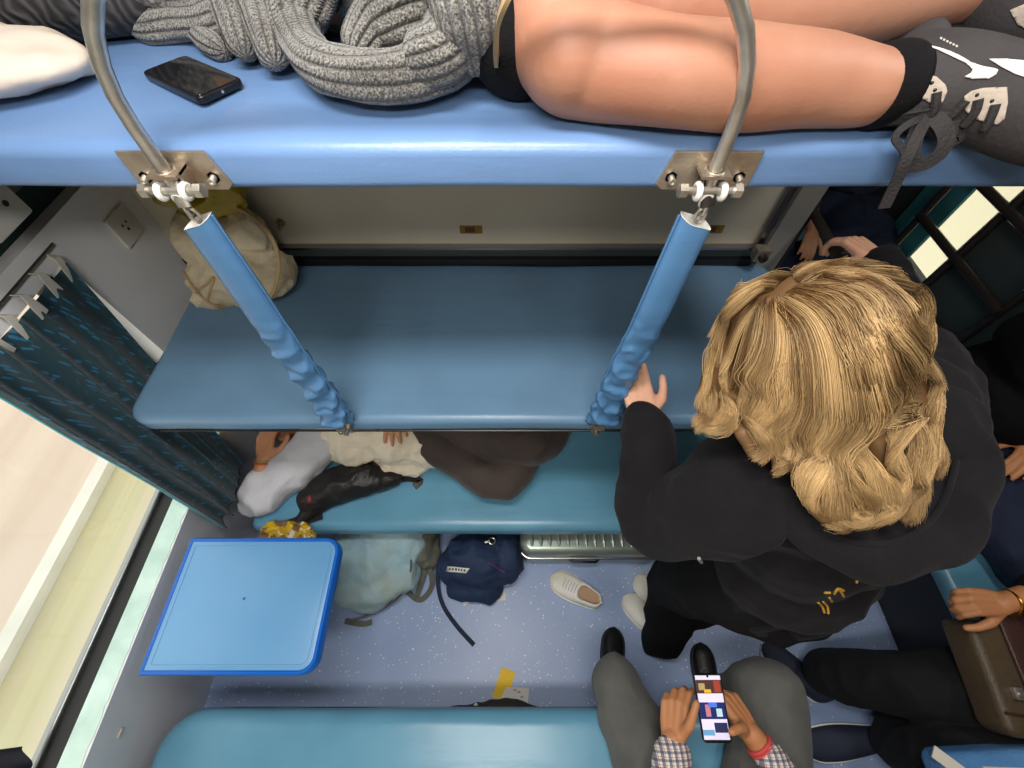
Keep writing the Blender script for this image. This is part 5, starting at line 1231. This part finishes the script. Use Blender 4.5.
# brown bag
t = thing('leather_bag', (1.38, -.02, .62), 'dark brown leather bag with metal catches on the lap of the person in black trousers', 'bag')
Mb = basis((1.465, -.02, .64), V((1, -.04, .0)), V((.04, 1, .10)), V((0, -.1, 1)))
MB().slab(rrect(-.175, .20, -.155, .115, .03, 6, (1, .6, 1, 1)), -.05, .05, .02, 5, M=Mb).build('bag_body', 'leather_olive', t)
MB().slab(rrect(-.095, .20, -.085, .130, .02, 6), .048, .060, .005, 3, M=Mb).build('flap', 'leather_brown', t)
MB().tube([Mb @ V(p) for p in ((-.17, -.10, .051), (0, -.115, .054), (.19, -.11, .054))], .004, 6).build('seam', 'leather_brown', t)
for x, y in ((-.125, -.055), (-.045, .015), (.11, -.11)):
    b = MB(); b.slab(rrect(x-.012, x+.012, y-.014, y+.014, .003), .050, .066, .002, 2, M=Mb); b.cyl(Mb @ V((x, y, .066)), Mb @ V((x, y, .070)), .006, 10); b.build('catch', 'steel', t)
MB().tube([Mb @ V(p) for p in ((-.10, .115, .02), (-.10, .15, .05), (.02, .16, .06), (.08, .15, .05), (.08, .115, .02))], .008, 8).build('handle', 'leather_brown', t)
# light blue cloth bag
t = thing('denim_bag', (1.35, -.33, .5), 'light blue denim bag with beige trim at the bottom right corner', 'bag')
Mb = basis((1.30, -.31, .60), V((1, .04, 0)), V((-.04, 1, .05)), V((0, -.05, 1)))
MB().slab(rrect(-.19, .25, -.14, .115, .03, 6), -.05, .04, .02, 5, M=Mb).build('bag_body', 'denim_light', t)
b = MB(); b.ribbon([Mb @ V(p) for p in ((-.205, .12, .035), (-.14, .06, .046), (-.10, -.02, .046), (-.09, -.13, .046))], .03, .004, V((0, 0, 1))); b.build('trim', 'cream_cloth', t)
MB().tube([Mb @ V(p) for p in ((-.10, .085, .043), (.05, .075, .043), (.22, .085, .043))], .003, 6).build('piping', 'cream_cloth', t)
# person in black top and navy trousers
pb = thing('person', (1.8, .75, .455), 'person in black top and navy trousers on the side berth, behind the blonde person', 'person')
bl = Blob(); bl.chain([(1.82, .78, .58), (1.80, .82, .9), (1.80, .82, 1.15), (1.80, .82, 1.22)], [.10, .10, .08, .055]); q = head(bl, (1.78, .82, 1.34), V((-.6, -.8, -.1)), V((0, 0, 1)))
wb = V((1.80, .62, .74)); arm(bl, [V((1.82, .62, 1.12)), V((1.92, .62, .85)), wb], [.045, .04, .027]); hand(bl, wb, V((-.75, -.65, -.12)), V((0, 0, 1)), (-1, 1, 0), curls=((15, 20, 10),)*4)
bl.chain([V((1.80, .70, .57)), V((1.74, .26, .54)), V((1.98, .36, .50))], [.07, .05, .04]); bl.chain([V((1.85, .80, .57)), V((1.60, .62, .55)), V((1.62, .45, .50))], [.07, .05, .04])
bl.build('body', 'skin_tan', pb, .005, 3); eyes(q, pb)
bl = Blob(); bl.ell((1.79, .84, 1.37), (.09, .10, .09)); bl.build('hair', 'black_cloth', pb, .007, 4)
bl = Blob(); bl.ell((1.82, .76, .57), (.18, .18, .12)); bl.chain([V((1.80, .70, .57)), V((1.74, .27, .54)), V((1.98, .34, .51))], [.12, .095, .07], sub=3); bl.chain([V((1.82, .80, .57)), V((1.64, .60, .56)), V((1.66, .42, .52))], [.12, .10, .08], sub=3); bl.build('trousers', 'denim_dark', pb, .008, 5, [(.012, 7, (1, 1, 1), True)])
bl = Blob(); bl.ell((1.78, .82, 1.0), (.17, .19, .18)); bl.ell((1.78, .80, .78), (.19, .20, .17)); arm(bl, [V((1.82, .62, 1.12)), V((1.92, .62, .85)), wb+V((.06, .03, .02))], [.08, .06, .05]); bl.ell((1.62, .84, .72), (.12, .16, .14)); bl.build('jumper', 'black_cloth', pb, .008, 5, [(.014, 7, (1, 1, 1), True)])
# person in the next bay
pa_ = thing('person', (1.85, 2.15, .455), 'person in navy clothes seated in the next bay beyond the grab bar', 'person')
bl = Blob(); bl.chain([(1.88, 2.2, .6), (1.88, 2.25, .95), (1.88, 2.25, 1.2)], [.10, .10, .06]); q = head(bl, (1.86, 2.2, 1.34), V((-.3, -1, -.2)), V((0, 0, 1)))
wa = P(812, 232, z=.62); arm(bl, [V((1.72, 2.2, 1.1)), V((1.60, 2.15, .8)), wa], [.045, .04, .028]); hand(bl, wa, V((-.3, -.8, -.3)), V((0, 0, 1)), (1, 0, 0)); bl.chain([V((1.85, 2.15, .57)), V((1.70, 1.85, .53)), V((1.45, 1.9, .3))], [.07, .05, .04])
bl.build('body', 'skin_warm', pa_, .005, 3); eyes(q, pa_)
bl = Blob(); bl.ell((1.86, 2.24, 1.37), (.09, .10, .09)); bl.build('hair', 'black_cloth', pa_, .007, 4)
bl = Blob(); bl.ell((1.85, 2.2, .58), (.20, .18, .13)); bl.chain([V((1.85, 2.1, .57)), V((1.72, 1.86, .56)), V((1.45, 1.9, .35))], [.12, .10, .08], sub=3); bl.chain([V((1.95, 2.1, .57)), V((1.93, 1.80, .56)), V((1.95, 1.72, .50))], [.12, .09, .07], sub=3); bl.build('trousers', 'denim_dark', pa_, .008, 5, [(.02, 7, (1, 1, 1), True)])
bl = Blob(); bl.ell((1.86, 2.22, 1.0), (.20, .13, .2)); bl.ell((1.86, 2.22, .8), (.2, .14, .15)); arm(bl, [V((1.70, 2.2, 1.1)), V((1.58, 2.15, .82)), wa+V((-.02, .08, .03))], [.08, .065, .05]); bl.build('jacket', 'navy_cloth', pa_, .008, 5, [(.02, 7, (1, 1, 1), True)])
